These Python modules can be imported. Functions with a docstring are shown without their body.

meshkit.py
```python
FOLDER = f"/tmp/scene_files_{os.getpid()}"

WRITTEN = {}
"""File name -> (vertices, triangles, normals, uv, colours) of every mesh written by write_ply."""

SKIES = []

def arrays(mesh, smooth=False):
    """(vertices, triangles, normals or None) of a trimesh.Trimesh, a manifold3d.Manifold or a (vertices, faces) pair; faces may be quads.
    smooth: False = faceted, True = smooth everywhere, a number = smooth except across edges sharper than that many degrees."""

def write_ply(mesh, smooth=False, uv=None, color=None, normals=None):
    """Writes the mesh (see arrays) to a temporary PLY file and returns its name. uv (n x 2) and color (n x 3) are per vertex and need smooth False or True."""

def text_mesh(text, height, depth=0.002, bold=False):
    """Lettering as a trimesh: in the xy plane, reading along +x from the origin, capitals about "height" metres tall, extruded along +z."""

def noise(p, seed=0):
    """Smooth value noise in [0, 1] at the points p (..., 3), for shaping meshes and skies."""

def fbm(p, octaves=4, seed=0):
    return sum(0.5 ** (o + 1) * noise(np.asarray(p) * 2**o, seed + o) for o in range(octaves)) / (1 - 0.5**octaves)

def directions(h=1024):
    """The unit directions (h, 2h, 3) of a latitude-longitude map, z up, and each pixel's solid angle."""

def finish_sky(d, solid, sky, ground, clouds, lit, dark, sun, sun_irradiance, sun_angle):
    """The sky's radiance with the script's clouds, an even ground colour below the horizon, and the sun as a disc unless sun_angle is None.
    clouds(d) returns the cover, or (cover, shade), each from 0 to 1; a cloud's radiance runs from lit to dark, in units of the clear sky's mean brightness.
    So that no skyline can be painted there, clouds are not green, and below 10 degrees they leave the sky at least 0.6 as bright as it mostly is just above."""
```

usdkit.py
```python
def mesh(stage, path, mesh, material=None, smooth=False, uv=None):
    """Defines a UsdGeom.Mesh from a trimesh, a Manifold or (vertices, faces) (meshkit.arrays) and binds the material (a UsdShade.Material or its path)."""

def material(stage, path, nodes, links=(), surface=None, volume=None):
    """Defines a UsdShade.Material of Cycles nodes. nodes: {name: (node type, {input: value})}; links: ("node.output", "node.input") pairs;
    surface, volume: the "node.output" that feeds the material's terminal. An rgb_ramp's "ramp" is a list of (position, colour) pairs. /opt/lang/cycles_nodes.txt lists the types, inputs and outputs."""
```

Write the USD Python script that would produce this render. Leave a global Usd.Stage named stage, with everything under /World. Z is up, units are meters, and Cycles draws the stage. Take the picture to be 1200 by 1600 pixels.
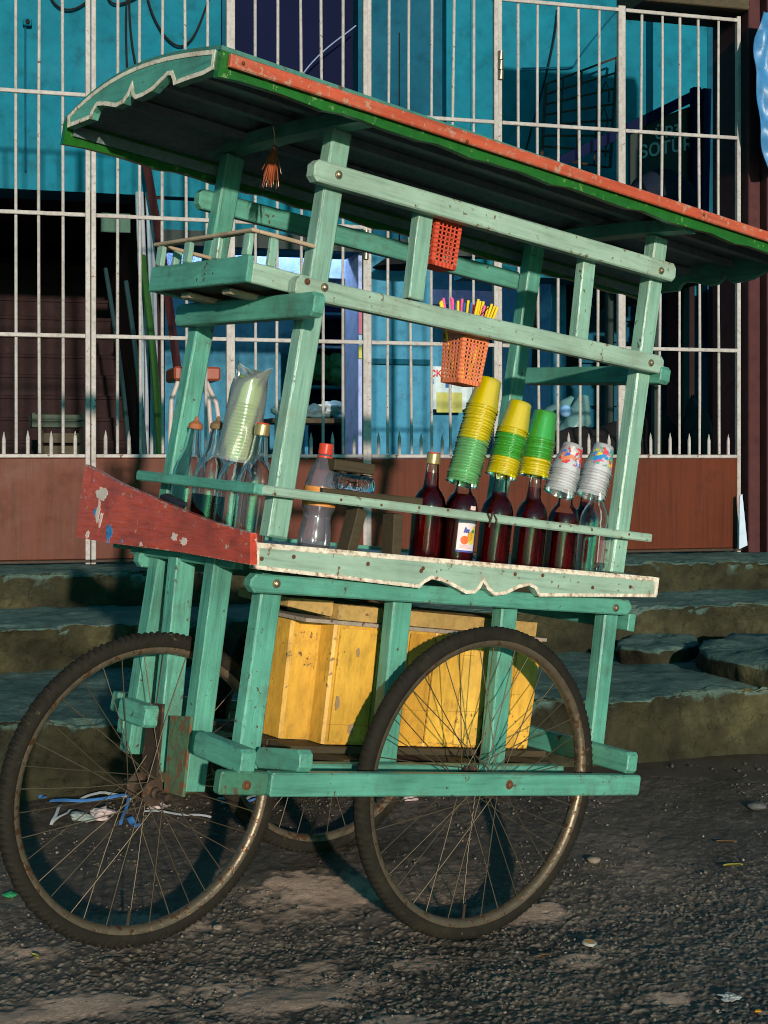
import math, random
import numpy as np
import trimesh
import usdkit, meshkit
from shapely.geometry import Polygon, Point, box as sbox
from scipy.spatial import cKDTree
from pxr import Usd, UsdGeom, UsdLux, UsdShade, Gf, Sdf, Vt

rng = np.random.default_rng(7)
random.seed(7)
stage = Usd.Stage.CreateInMemory()
UsdGeom.SetStageUpAxis(stage, "Z")
UsdGeom.Xform.Define(stage, "/World")
stage.SetDefaultPrim(stage.GetPrimAtPath("/World"))

# ------------------------------------------------------------------ camera
F, HX, HY, EYE = 2350.0, 600.0, 720.0, np.array([0.0, 0.0, 1.0])
cam = UsdGeom.Camera.Define(stage, "/World/camera")
cam.CreateHorizontalApertureAttr(36.0)
cam.CreateVerticalApertureAttr(48.0)
cam.CreateFocalLengthAttr(36.0 * F / 1200)
cam.CreateVerticalApertureOffsetAttr(-(800 - HY) * 36.0 / 1200)
cam.CreateFStopAttr(0.0)
cam.CreateClippingRangeAttr(Gf.Vec2f(0.05, 1000))
cam.CreateExposureAttr(0.2)
cm = Gf.Matrix4d(1, 0, 0, 0, 0, 0, 1, 0, 0, -1, 0, 0, 0, 0, 1.0, 1)
cam.AddTransformOp().Set(cm)

# ------------------------------------------------------------------ light: a low warm street light (distant) and a dusk sky
AZ, EL = math.radians(12.5), math.radians(9.0)
SUN = np.array([math.sin(AZ) * math.cos(EL), -math.cos(AZ) * math.cos(EL), math.sin(EL)])
sun = UsdLux.DistantLight.Define(stage, "/World/sun")
sun.CreateIntensityAttr(1.08)
sun.CreateAngleAttr(1.0)
sun.CreateNormalizeAttr(True)
sun.CreateColorAttr(Gf.Vec3f(1.0, 0.85, 0.71))
_x = np.cross([0, 0, 1.0], SUN); _x /= np.linalg.norm(_x); _y = np.cross(SUN, _x)
sun.AddTransformOp().Set(Gf.Matrix4d(*_x, 0, *_y, 0, *SUN, 0, 0, 0, 0, 1))
usdkit.material(stage, "/World/Looks/sky", {
    "sky": ("sky_texture", {"sky_type": "single_scattering", "sun_disc": False, "sun_elevation": EL, "sun_rotation": math.atan2(SUN[0], SUN[1]), "aerosol_density": 1.5, "ozone_density": 3.0}),
    "tint": ("mix", {"mix_type": "multiply", "fac": 1.0, "color2": (0.14, 0.98, 0.98)}),
    "bg": ("background_shader", {"strength": 0.10})},
    [("sky.color", "tint.color1"), ("tint.color", "bg.color")], surface="bg.background")
dome = UsdLux.DomeLight.Define(stage, "/World/sky")
UsdShade.MaterialBindingAPI.Apply(dome.GetPrim()).Bind(UsdShade.Material.Get(stage, "/World/Looks/sky"))

# ------------------------------------------------------------------ frames: picture -> place
def unit(a):
    a = np.asarray(a, float)
    return a / np.linalg.norm(a)
U = unit((3000, F, -510)); V = unit((-1850, F, 116)); V = unit(V - U * (U @ V)); W = np.cross(U, V)
def ray(x, y): return np.array([(x - HX) / F, 1.0, (HY - y) / F])
O = EYE + ray(750, 1222) * 3.155 + 0.085 * V
R3 = np.stack([U, V, W])                       # rows: cart axes in the world
def c2w(p): return np.asarray(p, float) @ R3 + O
def _on(x, y, k, val):
    A = R3[k]; r = ray(x, y); t = (val - (EYE - O) @ A) / (r @ A)
    return (EYE + r * t - O) @ R3.T
def N(x, y, v=0.0): return _on(x, y, 1, v)      # cart coordinates on the plane v
def Eu(x, y, u): return _on(x, y, 0, u)
def Tw(x, y, w): return _on(x, y, 2, w)
TH = math.atan(0.2867); CS, SN = math.cos(TH), math.sin(TH)
def f2w(p):                                     # building frame (e along the fence, n into the house, z)
    p = np.asarray(p, float)
    e, n, z = p[..., 0], p[..., 1], p[..., 2]
    return np.stack([e * CS - n * SN, e * SN + n * CS, z], -1)
def Q(x, y, d):                                 # (e, n, z) on the building plane d
    n = d * CS; r = ray(x, y); t = n / (-r[0] * SN + r[1] * CS)
    P = EYE + r * t
    return np.array([P[0] * CS + P[1] * SN, n, P[2]])
def ramp_d(x, y):
    d = y - 0.2867 * x
    k = np.clip((d - 3.15) / 1.0, 0, 1)
    return 0.125 * (k * 0.75 + 0.25 * k * k * (3 - 2 * k)) + 0.016 * np.exp(-((x + 0.55) ** 2 + (y - 3.02) ** 2) / 0.05)
def G(x, y):                                    # picture -> street
    z = 0.0
    for _ in range(12):
        r = ray(x, y); t = (z - 1.0) / r[2]; P = EYE + r * t; z = float(ramp_d(P[0], P[1]))
    return np.array([P[0], P[1], z])

# ------------------------------------------------------------------ prims
_used = {}
def numbered(parent, name):
    k = _used.get((parent, name), -1) + 1
    _used[(parent, name)] = k
    return f"{parent}/{name}" if k == 0 else f"{parent}/{name}_{k:03d}"
_M = {}
def custom(prim, **kw):
    for k, v in kw.items():
        if v: prim.SetCustomDataByKey(k, v)
def thing(name, label, cat, base=(0, 0, 0), group=None, kind=None, rot=None):
    path = numbered("/World", name)
    x = UsdGeom.Xform.Define(stage, path)
    r = np.eye(3) if rot is None else np.asarray(rot)
    x.AddTransformOp().Set(Gf.Matrix4d(*r[0], 0, *r[1], 0, *r[2], 0, *map(float, base), 1))
    _M[path] = (r, np.asarray(base, float))
    custom(x.GetPrim(), label=label, category=cat, group=group, kind=kind)
    return path
def VF(m):
    if isinstance(m, tuple): 
        v, f = np.asarray(m[0], float), np.asarray(m[1], int)
        if f.shape[1] == 4: f = np.vstack([f[:, :3], f[:, [0, 2, 3]]])
        return v, f
    return np.asarray(m.vertices, float), np.asarray(m.faces, int)
def join(ms):
    vs, fs, k = [], [], 0
    for m in ms:
        v, f = VF(m); vs.append(v); fs.append(f + k); k += len(v)
    return np.vstack(vs), np.vstack(fs)
def part(parent, name, m, material, smooth=False, space=None, label=None, kind=None):
    """space: None = already world; c2w = cart coordinates; f2w = building coordinates"""
    v, f = VF(m)
    if space is not None: v = space(v)
    root = "/".join(parent.split("/")[:3])
    r, b = _M[root]
    v = (v - b) @ r.T
    path = numbered(parent, name)
    g = usdkit.mesh(stage, path, (v, f), material, smooth=smooth)
    custom(g.GetPrim(), label=label, kind=kind)
    return path
def single(name, m, material, label, cat, smooth=False, space=None, group=None, kind=None):
    v, f = VF(m)
    if space is not None: v = space(v)
    path = numbered("/World", name)
    b = np.array([v[:, 0].mean(), v[:, 1].mean(), v[:, 2].min()])
    g = usdkit.mesh(stage, path, (v - b, f), material, smooth=smooth)
    g.AddTranslateOp().Set(Gf.Vec3d(*map(float, b)))
    custom(g.GetPrim(), label=label, category=cat, group=group, kind=kind)
    return path

# ------------------------------------------------------------------ materials
def LK(n): return f"/World/Looks/{n}"
def paint(name, base, wood=(0.07, 0.045, 0.03), chip=0.66, rough=0.42, grain=(1, 1, 1), bump=0.35, var=0.22, dirt=0.5, dirtcol=(0.05, 0.035, 0.02), scale=1.0, metallic=0.0, spec=0.5, edge=0.0):
    b = np.array(base)
    g = np.array(grain, float)
    nodes = {
        "tc": ("texture_coordinate", {}),
        "mp": ("mapping", {"scale": tuple(g * scale)}),
        "n1": ("noise_texture", {"scale": 5.0 * scale, "detail": 6.0, "roughness": 0.6}),
        "r1": ("rgb_ramp", {"ramp": [(0.25, tuple(b * (1 - var))), (0.5, tuple(b)), (0.78, tuple(np.minimum(b * (1 + var), 0.9)))]}),
        "n2": ("noise_texture", {"scale": 55.0, "detail": 5.0, "roughness": 0.65}),
        "r2": ("rgb_ramp", {"ramp": [(0.28, (0.5, 0.52, 0.5)), (0.46, (0.92, 0.92, 0.92)), (0.68, (1.14, 1.14, 1.12))]}),
        "mg": ("mix", {"mix_type": "multiply", "fac": 0.75}),
        "n4": ("noise_texture", {"scale": 11.0 * scale, "detail": 9.0, "roughness": 0.72}),
        "r4": ("rgb_ramp", {"ramp": [(0.52, (0, 0, 0)), (0.78, (dirt,) * 3)]}),
        "md": ("mix", {"mix_type": "mix", "color2": dirtcol}),
        "n3": ("noise_texture", {"scale": 60.0 * scale, "detail": 8.0, "roughness": 0.62}),
        "r3": ("rgb_ramp", {"ramp": [(chip, (0, 0, 0)), (chip + 0.03, (1, 1, 1))]}),
        "mc": ("mix", {"mix_type": "mix", "color2": wood}),
        "cl": ("math", {"math_type": "multiply_add", "value2": 0.42, "value3": -0.21}), "sm": ("math", {"math_type": "add"}),
        "rr": ("rgb_ramp", {"ramp": [(0.2, (max(rough - 0.13, 0.05),) * 3), (0.8, (min(rough + 0.2, 1),) * 3)]}),
        "inv": ("math", {"math_type": "multiply", "value2": -0.6}),
        "ad": ("math", {"math_type": "add"}),
        "bp": ("bump", {"strength": bump, "distance": 0.004}),
        "p": ("principled_bsdf", {"metallic": metallic, "specular_ior_level": spec}),
    }
    links = [("tc.object", "mp.vector"), ("tc.object", "n1.vector"), ("mp.vector", "n2.vector"), ("tc.object", "n3.vector"), ("tc.object", "n4.vector"),
             ("n1.fac", "r1.fac"), ("n2.fac", "r2.fac"), ("r1.color", "mg.color1"), ("r2.color", "mg.color2"),
             ("n4.fac", "r4.fac"), ("r4.color", "md.fac"), ("mg.color", "md.color1"), ("n1.fac", "cl.value1"), ("cl.value", "sm.value1"), ("n3.fac", "sm.value2"), ("sm.value", "r3.fac"), ("r3.color", "mc.fac"), ("md.color", "mc.color1"),
             ("mc.color", "p.base_color"), ("n4.fac", "rr.fac"), ("rr.color", "p.roughness"),
             ("r3.color", "inv.value1"), ("inv.value", "ad.value1"), ("n2.fac", "ad.value2"), ("ad.value", "bp.height"), ("bp.normal", "p.normal")]
    if edge > 0:
        nodes.update({"be": ("bevel", {"radius": 0.007, "samples": 6}), "ge": ("geometry", {}), "dt": ("vector_math", {"math_type": "dot_product"}),
                      "er": ("rgb_ramp", {"ramp": [(0.80, (edge,) * 3), (0.985, (0, 0, 0))]}), "es": ("math", {"math_type": "add"})})
        links = [l for l in links if l[1] != "r3.fac"] + [("be.bevel", "dt.vector1"), ("ge.normal", "dt.vector2"), ("dt.value", "er.fac"), ("sm.value", "es.value1"), ("er.color", "es.value2"), ("es.value", "r3.fac")]
    usdkit.material(stage, LK(name), nodes, links, surface="p.BSDF")
    return LK(name)
def plain(name, base, rough=0.5, metallic=0.0, spec=0.22, var=0.12, scale=20, bump=0.1, **kw):
    b = np.array(base)
    nodes = {"tc": ("texture_coordinate", {}), "n": ("noise_texture", {"scale": scale, "detail": 6.0, "roughness": 0.6}),
             "r": ("rgb_ramp", {"ramp": [(0.3, tuple(b * (1 - var))), (0.7, tuple(np.minimum(b * (1 + var), 0.95)))]}),
             "bp": ("bump", {"strength": bump, "distance": 0.002}),
             "p": ("principled_bsdf", {"roughness": rough, "metallic": metallic, "specular_ior_level": spec, **kw})}
    usdkit.material(stage, LK(name), nodes, [("tc.object", "n.vector"), ("n.fac", "r.fac"), ("r.color", "p.base_color"), ("n.fac", "bp.height"), ("bp.normal", "p.normal")], surface="p.BSDF")
    return LK(name)
def thin(name, col, clear=0.35, rough=0.15, trans=0.5, ior=1.5):
    """thin see-through plastic: diffuse + translucent + gloss, partly clear"""
    usdkit.material(stage, LK(name), {
        "p": ("principled_bsdf", {"base_color": col, "roughness": rough, "specular_ior_level": 0.8}),
        "t": ("translucent_bsdf", {"color": col}), "m": ("mix_closure", {"fac": trans}),
        "c": ("transparent_bsdf", {"color": tuple(min(1, max(c, 0.0) ** 0.5 * 1.05) for c in col)}), "g": ("glossy_bsdf", {"color": (1, 1, 1), "roughness": 0.14}),
        "fr": ("fresnel", {"IOR": ior}), "m2": ("mix_closure", {"fac": clear}), "m3": ("mix_closure", {})},
        [("p.BSDF", "m.closure1"), ("t.BSDF", "m.closure2"), ("m.closure", "m2.closure1"), ("c.BSDF", "m2.closure2"), ("fr.fac", "m3.fac"), ("m2.closure", "m3.closure1"), ("g.BSDF", "m3.closure2")], surface="m3.closure")
    return LK(name)
def pane(name, col=(0.95, 0.97, 0.97), ior=1.5):
    usdkit.material(stage, LK(name), {"c": ("transparent_bsdf", {"color": col}), "g": ("glossy_bsdf", {"color": (1, 1, 1), "roughness": 0.03}), "fr": ("fresnel", {"IOR": ior}), "m": ("mix_closure", {})},
        [("fr.fac", "m.fac"), ("c.BSDF", "m.closure1"), ("g.BSDF", "m.closure2")], surface="m.closure")
    return LK(name)
TEAL = (0.078, 0.262, 0.200)
teal_u = paint("teal_paint_long", TEAL, grain=(0.12, 1.6, 1.6), chip=0.665, dirt=0.75, rough=0.40, var=.42, bump=.55, edge=0.12)
teal_v = paint("teal_paint_cross", TEAL, grain=(1.6, 0.12, 1.6), chip=0.665, dirt=0.75, rough=0.40, var=.42, bump=.55, edge=0.12)
teal_w = paint("teal_paint_post", TEAL, grain=(1.6, 1.6, 0.12), chip=0.67, dirt=0.7, rough=0.36, var=.42, bump=.55, edge=0.12)
pale_u = paint("worn_teal_paint", (0.255, 0.365, 0.295), grain=(0.1, 1.8, 1.8), chip=0.652, dirt=0.6, rough=0.44, dirtcol=(0.16, 0.13, 0.07), wood=(0.15, 0.10, 0.05), var=.3, bump=.6, edge=0.12)
pale_w = paint("worn_teal_post", (0.195, 0.345, 0.275), grain=(1.8, 1.8, 0.1), chip=0.66, dirt=0.6, rough=0.28, dirtcol=(0.16, 0.13, 0.07), var=.3, bump=.6, edge=0.12)
white_trim = paint("white_trim_paint", (0.66, 0.58, 0.48), chip=0.63, dirt=0.5, dirtcol=(0.22, 0.09, 0.03), wood=(0.18, 0.07, 0.03), rough=0.5, edge=0.12)
bare_wood = paint("bare_wood", (0.40, 0.29, 0.20), chip=0.7, dirt=0.6, rough=0.6, grain=(0.2, 1.5, 1.5))
dark_wood = paint("dark_wood", (0.055, 0.042, 0.026), chip=0.69, dirt=0.5, rough=0.55, grain=(0.2, 1.5, 1.5), wood=(0.15, 0.1, 0.06), spec=0.12)
red_board = paint("red_board_paint", (0.42, 0.042, 0.015), wood=(0.42, 0.30, 0.24), chip=0.655, rough=0.16, dirt=0.9, dirtcol=(0.10, 0.012, 0.009), grain=(1.5, 0.25, 1.5), bump=0.4, var=.5, edge=0.12, spec=.9)
red_plank = paint("red_plank_paint", (0.40, 0.065, 0.028), wood=(0.36, 0.19, 0.13), chip=0.59, dirt=0.5, dirtcol=(0.36, 0.17, 0.10), rough=0.5, grain=(0.1, 1.5, 1.5), edge=0.12)
green_edge = paint("green_edge_paint", (0.014, 0.10, 0.012), wood=(0.10, 0.22, 0.05), chip=0.635, dirt=0.6, dirtcol=(0.012, 0.07, 0.012), rough=0.25, grain=(0.8, 1, 1))
lining = paint("roof_lining", (0.15, 0.19, 0.20), wood=(0.25, 0.24, 0.25), chip=0.72, rough=0.36, dirt=0.5, dirtcol=(0.03, 0.045, 0.05), bump=0.9, metallic=0.3)
roof_top = paint("roof_top", (0.05, 0.16, 0.13), rough=0.5)
yellow = paint("yellow_box_paint", (0.56, 0.295, 0.038), var=.35, wood=(0.14, 0.08, 0.02), chip=0.655, dirt=0.8, dirtcol=(0.13, 0.06, 0.008), rough=0.45, grain=(1.2, 1.2, 0.4), bump=0.3, edge=0.12)
yellow_lid = paint("yellow_lid_paint", (0.38, 0.24, 0.075), wood=(0.14, 0.08, 0.03), chip=0.64, dirt=0.6, dirtcol=(0.16, 0.09, 0.03), rough=0.6, edge=0.12)
tyre_m = paint("tyre_rubber", (0.014, 0.012, 0.009), wood=(0.06, 0.05, 0.03), chip=0.66, dirt=0.7, dirtcol=(0.040, 0.034, 0.018), rough=0.8, bump=0.4, spec=0.15)
rim_m = paint("rusty_rim_steel", (0.15, 0.115, 0.08), wood=(0.10, 0.05, 0.025), chip=0.56, dirt=0.8, dirtcol=(0.13, 0.07, 0.04), rough=0.38, metallic=0.6)
spoke_m = plain("spoke_steel", (0.13, 0.10, 0.07), rough=0.45, metallic=0.7)
rust = paint("rusty_iron", (0.035, 0.02, 0.012), wood=(0.085, 0.04, 0.018), chip=0.58, dirt=0.7, rough=0.7, metallic=0.2)
bolt_m = plain("bolt_steel", (0.32, 0.24, 0.16), rough=0.35, metallic=0.8)
rust_bolt = plain("rusty_bolt", (0.12, 0.05, 0.025), rough=0.7, metallic=0.3)
fence_m = paint("fence_cream_paint", (0.36, 0.33, 0.325), wood=(0.13, 0.055, 0.03), chip=0.665, dirt=0.5, dirtcol=(0.30, 0.2, 0.13), rough=0.42, spec=0.12)
plate_m = paint("brown_gate_paint", (0.088, 0.019, 0.008), wood=(0.10, 0.05, 0.025), chip=0.70, dirt=0.9, dirtcol=(0.030, 0.009, 0.005), grain=(3.0, 3.0, 0.10), rough=0.42, scale=0.35, bump=0.1, spec=0.12)
cyan_w = paint("cyan_wall_paint", (0.003, 0.125, 0.19), wood=(0.003, 0.05, 0.07), chip=0.735, dirt=0.55, dirtcol=(0.005, 0.065, 0.10), rough=0.7, scale=0.22, bump=0.15, spec=0.12)
cyan_d = paint("deep_cyan_wall_paint", (0.002, 0.065, 0.115), wood=(0.003, 0.03, 0.05), chip=0.72, dirt=0.5, dirtcol=(0.003, 0.035, 0.06), rough=0.7, scale=0.22, bump=0.15, spec=0.12)
blue_w = paint("pale_blue_wall_paint", (0.045, 0.20, 0.33), wood=(0.06, 0.14, 0.2), chip=0.70, dirt=0.6, dirtcol=(0.015, 0.08, 0.15), rough=0.7, scale=0.3, bump=0.15, spec=0.12)
lav = paint("lavender_beam_paint", (0.30, 0.36, 0.62), chip=0.72, dirt=0.4, dirtcol=(0.15, 0.2, 0.4), rough=0.7, scale=0.3, spec=0.12)
navy = plain("navy_door_paint", (0.004, 0.006, 0.028), rough=0.9, spec=0.1, scale=2)
maroon = paint("maroon_pillar_paint", (0.060, 0.020, 0.022), wood=(0.03, 0.012, 0.012), chip=0.7, dirt=0.6, dirtcol=(0.035, 0.014, 0.02), rough=0.6, scale=0.3, spec=0.12)
brown_w = paint("dark_brown_stair_paint", (0.018, 0.008, 0.009), wood=(0.03, 0.014, 0.012), chip=0.68, dirt=0.6, dirtcol=(0.015, 0.008, 0.009), rough=0.7, scale=0.4, spec=0.12)
black_m = plain("black_cloth", (0.010, 0.009, 0.011), rough=0.9)
concrete_inner = paint("yard_floor", (0.12, 0.13, 0.13), rough=0.8, scale=0.3, spec=0.12)
red_plastic = plain("red_plastic", (0.55, 0.075, 0.04), rough=0.35, var=0.06)
orange_plastic = plain("orange_plastic", (0.72, 0.20, 0.09), rough=0.38, var=0.06)
cap_red = plain("red_cap", (0.50, 0.045, 0.025), rough=0.35)
cap_gold = plain("gold_cap", (0.55, 0.38, 0.16), rough=0.3, metallic=0.7)
cap_rust = plain("rusty_cap", (0.32, 0.11, 0.045), rough=0.7)
cap_brown = plain("brown_cap", (0.16, 0.10, 0.05), rough=0.7)
def solidglass(name, col, ior=1.45, rough=0.0):
    usdkit.material(stage, LK(name), {"p": ("principled_bsdf", {"base_color": col, "roughness": rough, "ior": ior, "transmission_weight": 1.0})}, [], surface="p.BSDF")
    return LK(name)
glass = solidglass("clear_bottle_glass", (0.93, 0.96, 0.96))
shell = pane("thin_bottle_glass", ior=1.36)
usdkit.material(stage, LK("red_syrup"), {"p": ("principled_bsdf", {"base_color": (1, 1, 1), "roughness": 0.0, "ior": 1.36, "transmission_weight": 1.0}), "d": ("diffuse_bsdf", {"color": (0.55, 0.004, 0.006)}), "mm": ("mix_closure", {"fac": 0.028}), "a": ("absorption_volume", {"color": (0.74, 0.0, 0.01), "density": 75.0})}, [("p.BSDF", "mm.closure1"), ("d.BSDF", "mm.closure2")], surface="mm.closure", volume="a.volume")
syrup = LK("red_syrup")
cola = solidglass("dark_cola", (0.05, 0.012, 0.01), 1.36)
film = thin("plastic_bag_film", (0.85, 0.82, 0.90), clear=0.72, rough=0.1, trans=0.4)
cup_yellow = thin("yellow_cup_plastic", (0.98, 0.78, 0.0), clear=0.4, trans=0.3, ior=2.1)
cup_green = thin("green_cup_plastic", (0.12, 0.62, 0.05), clear=0.5, trans=0.3, ior=2.1)
cup_lime = thin("lime_cup_plastic", (0.46, 0.70, 0.10), clear=0.42, trans=0.3, ior=1.9)
cup_aqua = thin("aqua_cup_plastic", (0.30, 0.74, 0.28), clear=0.52, trans=0.3, ior=2.1)
cup_clear = thin("clear_cup_plastic", (0.95, 0.93, 0.98), clear=0.55, trans=0.3, ior=1.9)
STRAW = {"y": plain("yellow_straw", (0.75, 0.50, 0.02), rough=0.35), "p": plain("pink_straw", (0.65, 0.09, 0.28), rough=0.35), "b": plain("blue_straw", (0.03, 0.09, 0.28), rough=0.35), "r": plain("red_straw", (0.5, 0.05, 0.07), rough=0.35)}
tarp = paint("blue_tarp_film", (0.04, 0.17, 0.38), wood=(0.2, 0.35, 0.5), chip=0.66, dirt=0.5, dirtcol=(0.05, 0.16, 0.3), rough=0.35, scale=0.4, bump=0.6)
white_cloth = plain("pale_cloth", (0.42, 0.50, 0.62), rough=0.8)
straw_lit = plain("white_raffia", (0.34, 0.36, 0.38), rough=0.5)
blue_lit = plain("blue_raffia", (0.06, 0.20, 0.50), rough=0.5)
blue_top = paint("blue_oilcloth", (0.03, 0.16, 0.24), wood=(0.1, 0.2, 0.2), chip=0.63, rough=0.3, dirt=0.8, dirtcol=(0.02, 0.06, 0.07))
green_cloth = plain("green_oilcloth", (0.03, 0.25, 0.05), rough=0.3)

# step concrete: teal light put into the tops, mossy fronts darkened for falloff
usdkit.material(stage, LK("step_concrete"), {
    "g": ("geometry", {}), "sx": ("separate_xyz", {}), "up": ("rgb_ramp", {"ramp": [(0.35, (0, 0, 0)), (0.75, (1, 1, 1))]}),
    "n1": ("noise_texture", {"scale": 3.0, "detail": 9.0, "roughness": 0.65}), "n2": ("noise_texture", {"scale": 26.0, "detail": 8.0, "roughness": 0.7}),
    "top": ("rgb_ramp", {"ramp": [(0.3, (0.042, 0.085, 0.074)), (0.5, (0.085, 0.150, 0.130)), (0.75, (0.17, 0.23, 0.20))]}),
    "moss_falloff": ("rgb_ramp", {"ramp": [(0.3, (0.006, 0.005, 0.002)), (0.45, (0.020, 0.019, 0.011)), (0.58, (0.040, 0.038, 0.020)), (0.72, (0.10, 0.093, 0.045))]}),
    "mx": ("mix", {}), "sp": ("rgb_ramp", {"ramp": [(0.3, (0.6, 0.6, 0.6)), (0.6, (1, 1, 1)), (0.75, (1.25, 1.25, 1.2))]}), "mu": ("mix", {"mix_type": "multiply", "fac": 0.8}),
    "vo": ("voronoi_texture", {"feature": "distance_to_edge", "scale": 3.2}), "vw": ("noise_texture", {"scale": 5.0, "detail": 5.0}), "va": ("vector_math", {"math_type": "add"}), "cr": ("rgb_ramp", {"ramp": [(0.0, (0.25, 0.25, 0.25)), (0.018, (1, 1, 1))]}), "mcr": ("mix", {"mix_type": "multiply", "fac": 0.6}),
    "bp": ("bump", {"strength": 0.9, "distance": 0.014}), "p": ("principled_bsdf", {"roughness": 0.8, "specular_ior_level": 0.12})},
    [("g.position", "n1.vector"), ("g.position", "n2.vector"), ("g.normal", "sx.vector"), ("sx.z", "up.fac"), ("n1.fac", "top.fac"), ("n1.fac", "moss_falloff.fac"), ("up.color", "mx.fac"),
     ("moss_falloff.color", "mx.color1"), ("top.color", "mx.color2"), ("mx.color", "mu.color1"), ("n2.fac", "sp.fac"), ("sp.color", "mu.color2"), ("g.position", "vw.vector"), ("g.position", "va.vector1"), ("vw.color", "va.vector2"), ("va.vector", "vo.vector"), ("vo.distance", "cr.fac"), ("mu.color", "mcr.color1"), ("cr.color", "mcr.color2"), ("mcr.color", "p.base_color"), ("n2.fac", "bp.height"), ("bp.normal", "p.normal")], surface="p.BSDF")
step_m = LK("step_concrete")
# street: dark tar and stones, concrete patches carry a painted lamp pool (vertex attribute)
usdkit.material(stage, LK("street_asphalt"), {
    "n3": ("noise_texture", {"scale": 400.0, "detail": 4.0, "roughness": 0.7}), "sp3": ("rgb_ramp", {"ramp": [(0.35, (0.55, 0.55, 0.55)), (0.6, (1.1, 1.1, 1.1)), (0.72, (2.0, 1.9, 1.75))]}), "mu3": ("mix", {"mix_type": "multiply", "fac": 0.8}), "ah2": ("math", {"math_type": "add"}),
    "g": ("geometry", {}), "at": ("attribute", {"attribute": "pool_patch"}), "ah": ("attribute", {"attribute": "stone"}),
    "n1": ("noise_texture", {"scale": 4.0, "detail": 9.0, "roughness": 0.65}), "n2": ("noise_texture", {"scale": 130.0, "detail": 6.0, "roughness": 0.7}),
    "tar": ("rgb_ramp", {"ramp": [(0.3, (0.026, 0.021, 0.017)), (0.52, (0.070, 0.055, 0.044)), (0.75, (0.17, 0.13, 0.10))]}),
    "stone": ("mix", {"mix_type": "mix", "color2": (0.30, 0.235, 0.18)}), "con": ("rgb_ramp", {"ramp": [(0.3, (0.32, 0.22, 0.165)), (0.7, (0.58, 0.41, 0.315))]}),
    "mx": ("mix", {}), "sp": ("rgb_ramp", {"ramp": [(0.3, (0.6, 0.6, 0.6)), (0.65, (1.15, 1.15, 1.15))]}), "mu": ("mix", {"mix_type": "multiply", "fac": 0.8}),
    "ro": ("rgb_ramp", {"ramp": [(0.35, (0.30,) * 3), (0.65, (0.55,) * 3)]}),
    "bp": ("bump", {"strength": 0.8, "distance": 0.005}), "p": ("principled_bsdf", {"specular_ior_level": 0.5})},
    [("g.position", "n1.vector"), ("g.position", "n2.vector"), ("n1.fac", "tar.fac"), ("n1.fac", "con.fac"), ("tar.color", "stone.color1"), ("ah.fac", "stone.fac"), ("at.fac", "mx.fac"),
     ("stone.color", "mx.color1"), ("con.color", "mx.color2"), ("mx.color", "mu.color1"), ("n2.fac", "sp.fac"), ("sp.color", "mu.color2"), ("g.position", "n3.vector"), ("n3.fac", "sp3.fac"), ("mu.color", "mu3.color1"), ("sp3.color", "mu3.color2"), ("mu3.color", "p.base_color"), ("n1.fac", "ro.fac"), ("ro.color", "p.roughness"),
     ("n2.fac", "ah2.value1"), ("n3.fac", "ah2.value2"), ("ah2.value", "bp.height"), ("bp.normal", "p.normal")], surface="p.BSDF")

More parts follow.
